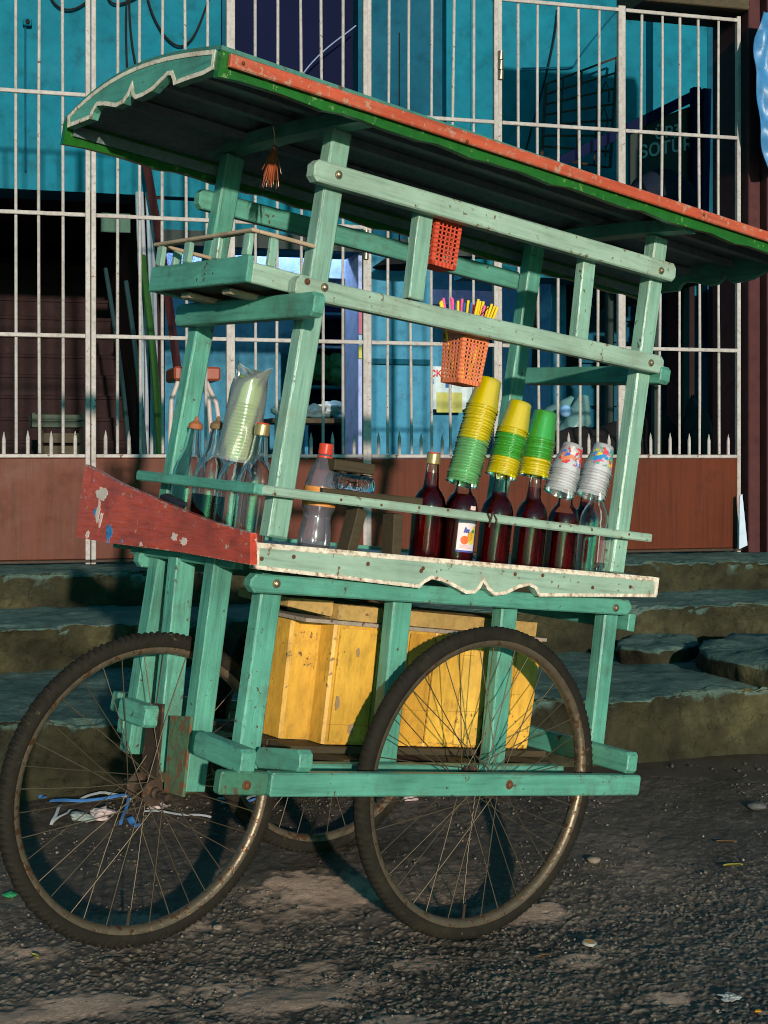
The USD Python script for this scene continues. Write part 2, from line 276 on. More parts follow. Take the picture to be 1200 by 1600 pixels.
# ------------------------------------------------------------------ shapes
def hull(points):
    m = trimesh.convex.convex_hull(np.asarray(points, float))
    return np.asarray(m.vertices), np.asarray(m.faces)
def beam(p0, p1, c, h, t0, t1, cut=0.0, r=0.0025):
    """a timber from p0 to p1; c = the thickness direction (from t0 to t1 along it), h = its full height; cut: bevelled end corners"""
    p0, p1, c = (np.asarray(a, float) for a in (p0, p1, c))
    ax = unit(p1 - p0); c = unit(c - ax * (c @ ax)); o = np.cross(ax, c); L = np.linalg.norm(p1 - p0); k = max(cut, 1e-4)
    out = []
    for tt, ins in ((t0, r), (t0 + r, 0), (t1 - r, 0), (t1, r)):
        a, b = L / 2 - ins, h / 2 - ins
        kk = k
        for s, q in ((a - kk, b), (a, b - kk), (a, -b + kk), (a - kk, -b), (-a + kk, -b), (-a, -b + kk), (-a, b - kk), (-a + kk, b)):
            out.append((p0 + p1) / 2 + ax * s + o * q + c * tt)
    return hull(out)
def boxm(lo, hi, r=0.0):
    lo, hi = np.asarray(lo, float), np.asarray(hi, float)
    if r <= 0:
        m = trimesh.creation.box(hi - lo); m.apply_translation((lo + hi) / 2)
        return np.asarray(m.vertices), np.asarray(m.faces)
    pts = []
    for sx in (0, 1):
        for sy in (0, 1):
            for sz in (0, 1):
                b = [hi[0] if sx else lo[0], hi[1] if sy else lo[1], hi[2] if sz else lo[2]]
                d = [(-r if s else r) for s in (sx, sy, sz)]
                for k in range(3):
                    q = [b[i] + (d[i] if i != k else 0) for i in range(3)]
                    pts.append(q)
    return hull(pts)
def extr(poly, t0, t1, fn):
    """shapely polygon in (a, b) extruded t0..t1; fn(a, b, t) -> coordinates (arrays)"""
    m = trimesh.creation.extrude_polygon(poly, t1 - t0)
    v = np.asarray(m.vertices)
    return fn(v[:, 0], v[:, 1], v[:, 2] + t0), np.asarray(m.faces)
def lathe(prof, n=28):
    prof = np.asarray(prof, float)
    a = np.linspace(0, 2 * np.pi, n, endpoint=False)
    v = np.stack([prof[:, None, 0] * np.cos(a), prof[:, None, 0] * np.sin(a), np.repeat(prof[:, 1:2], n, 1)], -1).reshape(-1, 3)
    f = []
    for i in range(len(prof) - 1):
        for j in range(n):
            a0, a1, b0, b1 = i * n + j, i * n + (j + 1) % n, (i + 1) * n + j, (i + 1) * n + (j + 1) % n
            if prof[i, 0] > 1e-6: f.append((a0, a1, b1))
            if prof[i + 1, 0] > 1e-6: f.append((a0, b1, b0))
    return v, np.array(f)
def tube(pts, r, n=8):
    pts = np.asarray(pts, float)
    rr = np.broadcast_to(np.asarray(r, float), (len(pts),))
    vs, up = [], None
    for i, p in enumerate(pts):
        t = unit(pts[min(i + 1, len(pts) - 1)] - pts[max(i - 1, 0)])
        if up is None: up = np.array([0, 0, 1.0]) if abs(t[2]) < 0.9 else np.array([1.0, 0, 0])
        x = unit(np.cross(up, t)); y = np.cross(t, x); up = y
        a = np.linspace(0, 2 * np.pi, n, endpoint=False)
        vs.append(p + rr[i] * (np.cos(a)[:, None] * x + np.sin(a)[:, None] * y))
    v = np.vstack(vs + [pts[:1], pts[-1:]]); f = []
    for i in range(len(pts) - 1):
        for j in range(n):
            a0, a1, b0, b1 = i * n + j, i * n + (j + 1) % n, (i + 1) * n + j, (i + 1) * n + (j + 1) % n
            f += [(a0, a1, b1), (a0, b1, b0)]
    c0, c1 = len(pts) * n, len(pts) * n + 1; e = (len(pts) - 1) * n
    for j in range(n): f += [(c0, (j + 1) % n, j), (c1, e + j, e + (j + 1) % n)]
    return v, np.array(f)
def place(m, origin, zaxis, xhint=(1, 0, 0)):
    v, f = VF(m)
    z = unit(zaxis); x = unit(np.asarray(xhint, float) - z * (np.asarray(xhint, float) @ z)); y = np.cross(z, x)
    return v @ np.stack([x, y, z]) + np.asarray(origin, float), f
def strip(pts, width, depth):
    """a raised flat trim line along a polyline, as a shapely polygon"""
    from shapely.geometry import LineString
    return LineString(pts).buffer(width / 2, cap_style=2, join_style=1)
UVW = np.eye(3); CU, CV, CW = UVW
SH = 30

# ------------------------------------------------------------------ ground: one sheet
def axis(lo, hi, step, far, growth=1.35):
    a = list(np.arange(lo, hi + step / 2, step)); s = step
    left, right = [], []
    x = lo; s = step
    while x > -far: s *= growth; x -= s; left.append(x)
    x = hi; s = step
    while x < far: s *= growth; x += s; right.append(x)
    return np.array(left[::-1] + a + right)
gx, gy = axis(-1.05, 1.15, 0.0044, 80), axis(2.58, 4.35, 0.0044, 80)
X, Y = np.meshgrid(gx, gy)
Pxy = np.stack([X.ravel(), Y.ravel()], 1)
def fbm2(p, s, o=4, seed=0):
    return meshkit.fbm(np.column_stack([p * s, np.full(len(p), seed * 7.3)])) if hasattr(meshkit, "fbm") else 0
st = rng.uniform([-1.15, 2.4], [1.2, 4.3], (60000, 2))
dd, ii = cKDTree(st).query(Pxy)
sr = rng.uniform(0.0028, 0.0062, len(st)) * rng.choice([1, 1, 1, 1.7], len(st)) ; sh = rng.uniform(0.25, 1.0, len(st)) ** 1.6
near = (Pxy[:, 0] > -1.1) & (Pxy[:, 0] < 1.15) & (Pxy[:, 1] > 2.45) & (Pxy[:, 1] < 4.25)
stone = np.clip(1 - (dd / sr[ii]) ** 2, 0, 1) * near
pool_patch = -np.ones(len(Pxy))  # concrete patches, enlarged and placed so they paint in the warm lamp pool
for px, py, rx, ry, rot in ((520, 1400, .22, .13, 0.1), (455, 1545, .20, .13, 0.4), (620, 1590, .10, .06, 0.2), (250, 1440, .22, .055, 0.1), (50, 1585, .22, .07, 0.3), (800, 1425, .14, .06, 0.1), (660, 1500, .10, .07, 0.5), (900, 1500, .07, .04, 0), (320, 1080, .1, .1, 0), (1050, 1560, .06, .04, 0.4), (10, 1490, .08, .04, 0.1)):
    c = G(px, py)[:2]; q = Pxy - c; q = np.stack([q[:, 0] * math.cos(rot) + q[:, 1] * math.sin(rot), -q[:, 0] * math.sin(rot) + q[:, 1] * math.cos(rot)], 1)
    pool_patch = np.maximum(pool_patch, 1.0 - np.hypot(q[:, 0] / rx, q[:, 1] / ry))
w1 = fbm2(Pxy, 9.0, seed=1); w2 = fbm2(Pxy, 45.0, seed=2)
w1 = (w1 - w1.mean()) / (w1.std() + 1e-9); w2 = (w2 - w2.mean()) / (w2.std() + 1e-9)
pool_patch = np.clip((pool_patch + 0.20 * w1 + 0.16 * w2) * 2.0, 0, 1) * near
back = np.clip((Pxy[:, 1] - 0.2867 * Pxy[:, 0] - 3.2) / 0.35, 0, 1)         # the smoother apron towards the steps
stone *= (1 - 0.9 * pool_patch) * (1 - 0.85 * back)
Zg = ramp_d(Pxy[:, 0], Pxy[:, 1]) + near * (0.0046 * sh[ii] * stone + 0.0020 * w1 * (1 - 0.5 * back) + 0.0011 * w2 * (1 - 0.7 * pool_patch) + 0.002 * pool_patch) - 0.004
nx, ny = len(gx), len(gy)
idx = np.arange(nx * ny).reshape(ny, nx)
quads = np.stack([idx[:-1, :-1], idx[:-1, 1:], idx[1:, 1:], idx[1:, :-1]], -1).reshape(-1, 4)
gpath = "/World/street"
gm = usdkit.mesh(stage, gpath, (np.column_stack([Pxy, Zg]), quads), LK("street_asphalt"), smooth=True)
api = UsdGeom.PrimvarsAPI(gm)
api.CreatePrimvar("pool_patch", Sdf.ValueTypeNames.FloatArray, "vertex").Set(Vt.FloatArray.FromNumpy(pool_patch.astype(np.float32)))
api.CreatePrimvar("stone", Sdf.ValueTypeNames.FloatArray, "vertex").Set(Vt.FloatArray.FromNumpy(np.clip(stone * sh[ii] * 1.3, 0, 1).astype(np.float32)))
custom(gm.GetPrim(), label="rough dark street of tar and stones with worn concrete patches and a painted warm lamp pool", category="street", kind="structure")

# ------------------------------------------------------------------ concrete steps up to the house
def step(name, d0, d1, z0, z1, label, seed, wob=0.012):
    e0, e1 = -2.6, 4.4
    ne = 1000
    es = np.linspace(e0, e1, ne)
    prof = []                                       # (n, z, roughness weight) front bottom -> front top -> tread back
    r = 0.010
    for t in np.linspace(0, 1, 12): prof.append((0, t * (1 - r / (z1 - z0)), 0.5 + 0.5 * t))
    for a in np.linspace(0.2, 1.3, 5): prof.append((r * (1 - math.cos(a)), 1 - r / (z1 - z0) * (1 - math.sin(a)), 1.3))
    for t in np.linspace(0.04, 1, 34) ** 1.3: prof.append((r + (d1 - d0) * CS * t, 1, 0.45))
    prof = np.array(prof)
    Eg, K = np.meshgrid(es, np.arange(len(prof)))
    n = prof[K, 0] + d0 * CS; z = z0 + prof[K, 1] * (z1 - z0); wgt = prof[K, 2]
    p = np.stack([Eg.ravel(), n.ravel(), z.ravel()], 1)
    a = meshkit.fbm(p * np.array([2.2, 3, 3]) + seed * 9.1); b = meshkit.fbm(p * 14 + seed * 3.3); c = meshkit.fbm(np.column_stack([p[:, 0] * 1.1 + seed * 5, np.zeros(len(p)), np.zeros(len(p))]))
    a, b, c = (x - x.mean() for x in (a, b, c))
    s = lambda x: x / (x.std() + 1e-9)
    p[:, 1] += (s(a) * wob + s(b) * 0.006 + s(c) * wob * 1.2) * np.clip(wgt.ravel(), 0, 1.3) * (prof[K, 1].ravel() < 2)
    edge = np.exp(-((prof[K, 1].ravel() - 1) / .12) ** 2) * (n.ravel() - d0 * CS < .05)
    ch = meshkit.fbm(p * 7 + seed * 11.7); ch2 = meshkit.fbm(p * 26 + seed * 2.1); ch = np.clip(s(ch - ch.mean()) - .5, 0, 2) + .5 * np.clip(s(ch2 - ch2.mean()) - .6, 0, 2)
    p[:, 1] += .014 * ch * edge; p[:, 2] -= .010 * ch * edge
    p[:, 2] += (s(a) * 0.0025 + s(b) * 0.0025) * (prof[K, 1].ravel() > 0.5)
    ny_, nx_ = K.shape
    ix = np.arange(ny_ * nx_).reshape(ny_, nx_)
    q = np.stack([ix[:-1, :-1], ix[:-1, 1:], ix[1:, 1:], ix[1:, :-1]], -1).reshape(-1, 4)
    single(name, (p, q), step_m, label, "step", smooth=True, space=f2w, kind="structure")
step("concrete_step", 4.15, 5.32, 0.05, 0.315, "lowest and deepest worn concrete step with mossy crumbling front", 1, 0.016)
step("concrete_step", 5.20, 5.92, 0.28, 0.465, "middle worn concrete step with mossy riser darkened for falloff", 2)
step("concrete_step", 5.80, 6.60, 0.43, 0.585, "top concrete step directly below the brown gate", 3)
single("house_floor", boxm((-4, 6.45 * CS, 0.40), (5, 12.5, 0.572)), concrete_inner, "concrete house floor behind the barred gate", "floor", space=f2w, kind="structure")

def slab(name, px, d0, label, th=0.05, seed=0):
    """broken slab lying on the lowest step: px = outline in the picture of its top"""
    zt = 0.315 + th
    pts = []
    for x, y in px:
        r = ray(x, y); t = (zt - 1) / r[2]; pts.append(EYE + r * t)
    pts = np.array(pts)[:, :2]
    poly = Polygon(pts)
    poly = poly.buffer(-0.012).buffer(0.012)
    c = np.array(poly.exterior.coords)[:-1]
    L = poly.exterior.length
    ring = np.array([np.array(poly.exterior.interpolate(s).coords[0]) for s in np.arange(0, L, 0.014)])
    ring += rng.normal(0, 0.0012, ring.shape)
    ctr = ring.mean(0)
    vs, lay = [], []
    for f, z in ((0.97, -0.01), (1.0, th * 0.3), (0.995, th * 0.75), (0.965, th), (0.8, th + .003), (0.6, th + .004), (0.35, th + .004), (0.12, th + .004)):
        q = ctr + (ring - ctr) * f
        k3 = meshkit.fbm(np.column_stack([q * 13, np.full(len(q), z * 40)])); k3 = (k3 - k3.mean()) / (k3.std() + 1e-9)
        zz = 0.315 + z + 0.004 * k3 * (z > 0)
        q = q + (0.008 * k3 * (z < th * .95) * (z > 0))[:, None] * (q - ctr) / np.linalg.norm(q - ctr, axis=1)[:, None]
        vs.append(np.column_stack([q, zz]))
    n = len(ring); v = np.vstack(vs + [np.array([[*ctr, 0.315 + th + .004]])]); f = []
    for i in range(7):
        for j in range(n):
            a0, a1, b0, b1 = i * n + j, i * n + (j + 1) % n, (i + 1) * n + j, (i + 1) * n + (j + 1) % n
            f += [(a0, a1, b1), (a0, b1, b0)]
    for j in range(n): f.append((7 * n + j, 7 * n + (j + 1) % n, len(v) - 1))
    f = np.array(f)
    if Polygon(ring).exterior.is_ccw is False: f = f[:, ::-1]
    single(name, (v, f), step_m, label, "slab", smooth=50)
slab("broken_slab", [(962, 1002), (985, 992), (1040, 986), (1085, 991), (1094, 1003), (1070, 1012), (1010, 1016), (968, 1014)], 0, "small broken concrete slab with yellow mossy edge on the lowest step", 0.05)
slab("broken_slab", [(1088, 1012), (1100, 1000), (1150, 990), (1290, 985), (1290, 1050), (1215, 1042), (1150, 1032), (1100, 1021)], 0, "large thick concrete slab at the right end of the lowest step", 0.07)

# ------------------------------------------------------------------ barred gate
DF = 6.38
def fe(x, y=500): return Q(x, y, DF)[0]
NF = DF * CS
RZ = (1.50, 1.985, 2.465, 3.0)
leaves = [
    ("leftmost barred gate leaf above the brown plate, cut by the picture's left edge", [-50, -13, 25, 62, 98, 137]),
    ("barred gate leaf behind the roof's left end and the red board", [146, 184, 219, 254.5, 290, 323, 357]),
    ("barred gate leaf with a small hinge behind the cart's left posts", [363, 399, 433, 469, 503, 536, 570]),
    ("barred gate leaf behind the straw basket and syrup bottles", [576, 607, 641, 675, 707, 740, 774]),
    ("barred gate leaf with a steel hinge behind the cart's right half", [780, 810, 841, 872, 905, 935, 968]),
    ("rightmost barred gate leaf beside the maroon pillar", [973, 1001, 1032, 1062, 1092, 1123, 1153])]
for li, (lab, xs) in enumerate(leaves):
    es = [fe(x) for x in xs]
    g = thing("gate_leaf", lab, "gate", f2w(np.array([(es[0] + es[-1]) / 2, NF, 0.6])), group="barred leaves of the gate")
    for k, e in enumerate(es):
        edge = k in (0, len(es) - 1)
        tw = rng.normal(0, 0.006)
        if edge:
            part(g, "frame_post", boxm((e - 0.0095, NF - 0.012, 0.585), (e + 0.0095, NF + 0.012, 3.02), 0.002), fence_m, space=f2w)
        else:
            zs = np.linspace(1.03, 3.0, 9)
            part(g, "bar", tube(np.column_stack([e + tw * np.sin((zs - 1) * 1.6 + k), np.full(9, NF) + 0.003 * np.sin(zs * 2 + k * 2), zs]), 0.0064, 8), fence_m, smooth=40, space=f2w)
    for k in range(len(es) - 1):
        m = (es[k] + es[k + 1]) / 2
        zt = 1.12 + rng.normal(0, 0.004)
        part(g, "spike", tube([(m, NF, 1.02), (m, NF, zt - 0.03), (m, NF, zt)], [0.0075, 0.0075, 0.001], 8), fence_m, space=f2w)
    for zi, z in enumerate(RZ):
        part(g, "cross_rail", boxm((es[0] + 0.0095, NF - 0.016, z - 0.008), (es[-1] - 0.0095, NF - 0.004, z + 0.008), 0.002), fence_m, space=f2w)
    part(g, "top_bead", boxm((es[0] + 0.0098, NF - 0.012, 1.012), (es[-1] - 0.0098, NF + 0.012, 1.027), 0.003), fence_m, space=f2w)
    pl = part(g, "plate", boxm((es[0] - 0.010, NF - 0.010, 0.605), (es[-1] + 0.010, NF + 0.006, 1.011), 0.003), plate_m, space=f2w, label="brown painted steel plate")
    part(g, "bottom_rail", boxm((es[0] - 0.010, NF - 0.018, 0.592), (es[-1] + 0.010, NF + 0.01, 0.604), 0.002), rust, space=f2w)
    if li in (2, 4):
        z = 1.85 if li == 2 else 2.65
        for q in range(3): part(g, "hinge", tube([(es[-1 if li == 2 else 0], NF - 0.02, z + q * 0.042), (es[-1 if li == 2 else 0], NF - 0.02, z + q * 0.042 + 0.038)], 0.012, 12), bolt_m, smooth=40, space=f2w)

# ------------------------------------------------------------------ house: walls as boxes laid out on planes parallel to the gate
def rect(x0, y0, x1, y1, d):
    a, b = Q(x0, y0, d), Q(x1, y1, d)
    return min(a[0], b[0]), max(a[0], b[0]), min(a[2], b[2]), max(a[2], b[2])
def panel(x0, y0, x1, y1, d, th=0.12):
    e0, e1, z0, z1 = rect(x0, y0, x1, y1, d)
    return boxm((e0, d * CS, z0), (e1, d * CS + th, z1))
house = thing("house", "cyan painted house front with dark openings behind the barred gate", "house", f2w(np.array([0, 8.6 * CS, 0.57])))
part(house, "wall", panel(-260, -420, 352, 311, 8.6, .3), cyan_w, space=f2w)
part(house, "wall", panel(244, 311.5, 352, 386, 8.6, .3), cyan_w, space=f2w)
part(house, "wall", panel(352.5, 165, 559, 386, 8.6, .3), cyan_w, space=f2w)
part(house, "wall", panel(352.5, -420, 559, -120, 8.6, .3), cyan_w, space=f2w)
part(house, "door", panel(345, -125, 562, 170, 8.72, .04), navy, space=f2w, label="dark navy sheet standing in for the unlit upper opening")  # navy sheet paints the darkness inside the upper opening
part(house, "door_frame", panel(347, -119, 358, 164, 8.56, .10), cyan_d, space=f2w)
part(house, "wall", panel(559.5, -420, 697, 386, 8.6, .3), cyan_d, space=f2w)
part(house, "wall", panel(697.5, -420, 735, 386, 8.52, .38), cyan_w, space=f2w)
part(house, "wall", panel(735.5, -420, 1020, 440, 8.6, .3), cyan_w, space=f2w)
part(house, "wall", panel(1020.5, -420, 1105, 440, 8.5, .4), cyan_w, space=f2w)
part(house, "wall", panel(1105.5, -420, 1400, 1000, 8.6, .3), cyan_d, space=f2w)
part(house, "column", panel(578, 386.5, 672, 735, 8.5, .35), blue_w, space=f2w)
part(house, "ledge", panel(577, 560, 673, 570, 8.47, .05), cyan_d, space=f2w)
part(house, "column", panel(560, 395, 577.5, 735, 8.62, .3), lav, space=f2w)
part(house, "skirting", panel(244, 381, 1105, 394, 8.55, .04), plain("dark_lintel", (0.02, 0.03, 0.03), rough=0.7), space=f2w)
# inner rooms
part(house, "inner_wall", panel(200, 380, 700, 760, 11.2, .1), blue_w, space=f2w)
part(house, "inner_wall", panel(660, 380, 790, 760, 10.4, .1), blue_w, space=f2w)
part(house, "inner_wall", panel(780, 380, 1260, 760, 9.9, .1), cyan_d, space=f2w)
part(house, "partition", boxm((Q(780, 500, 9.9)[0], 8.95 * CS, 0.58), (Q(780, 500, 9.9)[0] + .1, 9.9 * CS, 2.6)), blue_w, space=f2w)
part(house, "beam", panel(250, 394.5, 560, 436, 9.4, .2), lav, space=f2w, label="pale lavender beam lit from below")
part(house, "beam", panel(676, 452, 780, 478, 9.9, .2), lav, space=f2w)
part(house, "ceiling", boxm((Q(214, 500, 8.9)[0] + .1201, 8.92 * CS, 2.46), (4.2, 11.6 * CS, 2.52)), blue_w, space=f2w)
part(house, "post", panel(1060, 440.5, 1085, 735, 8.4, .15), brown_w, space=f2w)
part(house, "wall", panel(1085.5, 441, 1126, 665, 8.75, .1), cyan_w, space=f2w)
part(house, "post", panel(1126.5, 441, 1150, 735, 8.35, .15), brown_w, space=f2w)
# faint tile courses on the inner right wall
for k in range(9):
    y = 440 + k * 33
    part(house, "tile_course", panel(782, y, 1058, y + 30.5, 9.86, .02), cyan_d, space=f2w)
# stairwell
stairs = thing("indoor_staircase", "dark brown indoor stairs rising in the left opening behind the gate", "stairs", f2w(np.array([Q(100, 500, 9)[0], 8.9 * CS, .57])))
zz = 0.575
for k in range(13):
    d = 8.65 + 0.2 * k
    e0, e1 = Q(-320, 500, 9)[0], Q(212, 500, 9)[0]
    part(stairs, "step", boxm((e0, d * CS, zz if k == 0 else zz - .05), (e1, 11.5 * CS, zz + 0.135), 0.004), brown_w, space=f2w)
    part(stairs, "nosing", boxm((e0, d * CS - 0.012, zz + 0.112), (e1, d * CS - 0.001, zz + 0.132), 0.002), brown_w, space=f2w)
    zz += 0.137
e1 = Q(214, 500, 8.9)[0]
part(house, "stair_wall", boxm((e1, 8.61 * CS, .575), (e1 + .12, 11.6 * CS, 2.52)), brown_w, space=f2w)
part(house, "ceiling", boxm((-3.2, 8.92 * CS, 2.46), (e1 - .001, 11.6 * CS, 2.52)), brown_w, space=f2w)
part(house, "stair_back_wall", boxm((-3.2, 11.61 * CS, .575), (e1, 11.7 * CS, 2.52)), brown_w, space=f2w)
# things leaning and lying in the yard
def pole(name, x0, y0, x1, y1, d0, d1, r, m, label, cat="pole", n=8):
    a, b = Q(x0, y0, d0), Q(x1, y1, d1)
    t = np.linspace(0, 1, 7)[:, None]
    p = a + (b - a) * t + np.array([0.012, 0, 0]) * np.sin(t * 3.1)
    return single(name, tube(p, r, n), m, label, cat, smooth=40, space=f2w)
green_pole = plain("green_pole_paint", (0.015, 0.06, 0.01), rough=0.6)
teal_pole = plain("dull_teal_pole", (0.010, 0.032, 0.036), rough=0.8)
pole("leaning_pole", 165, 420, 205, 735, 8.5, 7.9, .012, teal_pole, "thin curved dark teal pole leaning left of the green pole")
pole("leaning_pole", 197, 440, 228, 735, 8.5, 8.0, .013, teal_pole, "dark pole leaning between the thin curved pole and the green pole")
pole("leaning_pole", 222, 400, 252, 735, 8.5, 8.0, .02, green_pole, "green pole leaning against the stairwell edge")
pole("leaning_plank", 224, 230, 278, 585, 8.45, 8.2, .022, plain("maroon_plank", (0.04, 0.010, 0.010), rough=0.5), "dark maroon plank leaning diagonally against the cyan wall", "plank", 4)
for k, (x0, x1) in enumerate(((214, 216), (221, 223), (230, 231), (236, 237))):
    pole("wall_pipe", x0, 300, x1 + 6, 735, 8.52, 8.5, .011, plain(f"pipe_grey_{k}", (0.22 + .05 * (k % 2), 0.30, 0.36), rough=0.5), ["first pale pipe from the left on the stairwell edge", "second pale pipe from the left on the stairwell edge", "third pale pipe from the left on the stairwell edge", "rightmost pale pipe on the stairwell edge"][k], "pipe")
# crates at the foot of the stairs
for k, (y0, y1, lab) in enumerate(((645, 668, "upper weathered grey wooden crate on the stairs"), (672, 712, "lower weathered grey wooden crate on the stairs"))):
    x0, x1 = (50, 132) if k == 0 else (62, 130)
    e0, e1_, z0, z1 = rect(x0, y0, x1, y1, 8.3)
    n0 = 8.3 * CS
    cr = thing("wooden_crate", lab, "crate", f2w(np.array([(e0 + e1_) / 2, n0, z0])))
    gm_ = dark_wood if k else plain("grey_crate_wood", (0.05, 0.065, 0.05), rough=0.8)
    ns = 2
    for s in range(ns):
        h = (z1 - z0) / ns
        part(cr, "slat", boxm((e0, n0, z0 + s * h), (e1_, n0 + .015, z0 + s * h + h * .78), .002), gm_, space=f2w)
        part(cr, "slat", boxm((e0, n0 + .22, z0 + s * h), (e1_, n0 + .235, z0 + s * h + h * .78), .002), gm_, space=f2w)
    for ee in (e0 + .001, e1_ - .019): part(cr, "side", boxm((ee, n0 + .0155, z0), (ee + .018, n0 + .2195, z1), .002), gm_, space=f2w)
    part(cr, "base", boxm((e0 + .02, n0 + .016, z0), (e1_ - .02, n0 + .219, z0 + .01)), gm_, space=f2w)
# fuse box and board on the stairwell lintel
e0, e1_, z0, z1 = rect(158, 332, 204, 364, 8.55)
single("notice_board", boxm((e0, 8.55 * CS, z0), (e1_, 8.55 * CS + .04, z1), .004), plain("olive_board", (0.045, 0.10, 0.075), rough=0.7), "small olive square board in the stairwell opening", "board", space=f2w)
e0, e1_, z0, z1 = rect(36, 28, 50, 40, 8.55)
sk = thing("wall_socket", "small round socket box on the cyan wall near the top left", "socket", f2w(np.array([(e0 + e1_) / 2, 8.55 * CS, z0])))
part(sk, "plate", boxm((e0, 8.55 * CS, z0), (e1_, 8.6 * CS, z1), .006), cyan_w, space=f2w)
part(sk, "dial", place(lathe([(0, 0), (.012, 0), (.012, .012), (0, .014)], 16), ((e0 + e1_) / 2, 8.55 * CS, (z0 + z1) / 2), (0, -1, 0)), black_m, smooth=40, space=f2w)
part(sk, "conduit", tube([Q(39.5, 42, 8.58), Q(39.5, 150, 8.58), Q(40, 268, 8.58)], .006, 6), cyan_d, smooth=40, space=f2w)
def cable(pts, label, d=8.57, r=.006, m=None):
    P = np.array([Q(x, y, d) for x, y in pts]); t = np.linspace(0, len(P) - 1, len(P) * 5)
    from scipy.interpolate import CubicSpline
    C = CubicSpline(np.arange(len(P)), P) if len(P) > 2 else (lambda q: P[0] + (P[1] - P[0]) * np.asarray(q)[:, None])
    single("hanging_cable", tube(C(t), r, 6), m or black_m, label, "cable", smooth=40, space=f2w)
cable([(78, -10), (88, 8), (110, 15), (140, -2)], "short looped black cable at the top left of the cyan wall")
cable([(168, -8), (180, 6), (200, 2), (216, -6)], "small black cable loop next to the bundle of hanging cables")
cable([(198, 0), (197, 50), (199, 110)], "left straight black cable hanging from the bundle")
cable([(202, 0), (205, 55), (213, 105)], "right slanting black cable hanging from the bundle")
cable([(230, -8), (250, 45), (280, 72), (305, 52), (322, 10), (335, -12)], "long slack black cable in front of the cyan wall above the roof")
cable([(872, 12), (860, 90), (842, 160), (822, 235)], "thin dark cable running down beside the iron grille", r=.005)
cable([(978, 0), (940, 45), (905, 90), (890, 105), (815, 107)], "thin cable slanting down towards the iron grille", r=.005, m=cyan_d)
cable([(1095, 5), (1092, 50), (1082, 90)], "dark cable hanging at the top right of the gate", r=.007)
cable([(556, 40), (530, 60), (500, 85), (470, 120)], "pale wire across the dark navy upper opening", r=.004, m=plain("pale_wire", (0.2, 0.25, 0.4), rough=.5))

# iron grille leaning on the wall
gr = thing("iron_grille", "rusty old window grille leaning against the cyan wall", "grille", f2w(np.array([Q(905, 200, 8.3)[0], 8.3 * CS, 1.9])))
GA, GB, GC, GD = Q(852, 132, 8.45), Q(963, 90, 8.45), Q(952, 262, 8.25), Q(845, 245, 8.25)
def bil(a, b): return (GA * (1 - a) + GB * a) * (1 - b) + (GD * (1 - a) + GC * a) * b
for b in np.linspace(0, 1, 8): part(gr, "cross_bar", tube([bil(0, b), bil(1, b)], .007, 6), rust, smooth=40, space=f2w)
for a in (0, .24, .5, .76, 1): part(gr, "upright", tube([bil(a, 0) + [0, -.012, 0], bil(a, 1) + [0, -.012, 0]], .010 if a in (0, 1) else .006, 6), rust, smooth=40, space=f2w)
for b in (.3, .55, .8): part(gr, "bracket", tube([bil(.8, b), bil(.87, b - .1), bil(.93, b), bil(.93, b + .1)], .006, 6), rust, smooth=40, space=f2w)
# dark signboard of another stall
sg = thing("stall_sign", "dark signboard with white lettering in a navy frame behind the gate", "sign", f2w(np.array([Q(1040, 300, 7.6)[0], 7.6 * CS, 1.3])))
sgd = 7.6
sign_navy = plain("navy_frame_paint", (0.004, 0.008, 0.034), rough=0.8, spec=.05)
sign_dark = plain("dark_green_board", (0.010, 0.022, 0.022), rough=0.6)
bp_ = [Q(985, 200, sgd), Q(1082, 165, sgd), Q(1082, 420, sgd), Q(985, 420, sgd)]
part(sg, "board", extr(Polygon([(p[0], p[2]) for p in bp_]), 0, .03, lambda a, b, t: np.stack([a, sgd * CS + t, b], -1)), sign_dark, space=f2w)
def bar2(x0, y0, x1, y1, d, h, m, nm): 
    a, b = Q(x0, y0, d), Q(x1, y1, d)
    part(sg, nm, beam(a, b, (0, 1, 0), h, -.03, .02), m, space=f2w)
bar2(866, 258, 1084, 150, sgd - .02, .055, sign_navy, "frame_rail")
bar2(1086, 138, 1086, 430, sgd - .03, .045, sign_navy, "frame_post")
bar2(1102, 140, 1096, 430, sgd - .02, .045, sign_navy, "frame_post")
white_let = plain("white_lettering", (0.24, 0.33, 0.36), rough=0.6)
def text_on(parent, txt, x, y, hpx, d, m, slant=0.0, bold=True):
    a = Q(x, y, d); h = hpx * np.linalg.norm((f2w(a) - EYE)[1]) / F
    t = meshkit.text_mesh(txt, h, 0.004, bold)
    v, f = VF(t)
    v = np.stack([v[:, 0] + a[0], -v[:, 2] + a[1], v[:, 1] + v[:, 0] * slant + a[2]], -1)
    part(parent, "lettering", (v, f), m, space=f2w)
text_on(sg, "ÜR3", 1022, 218, 17, sgd - .002, white_let, .22)
text_on(sg, "SOTÜRK", 996, 248, 20, sgd - .002, white_let, .22)
single("cloth_bundle", place(lathe([(0.0, 0), (.16, .01), (.2, .1), (.15, .2), (.06, .26), (0, .27)], 18), Q(1030, 345, 7.4), (0.1, 0, 1)), paint("blue_check_cloth", (0.01, 0.018, 0.035), rough=.9, scale=2, spec=.05), "bluish bundled cloth below the stall sign", "cloth", smooth=60, space=f2w)
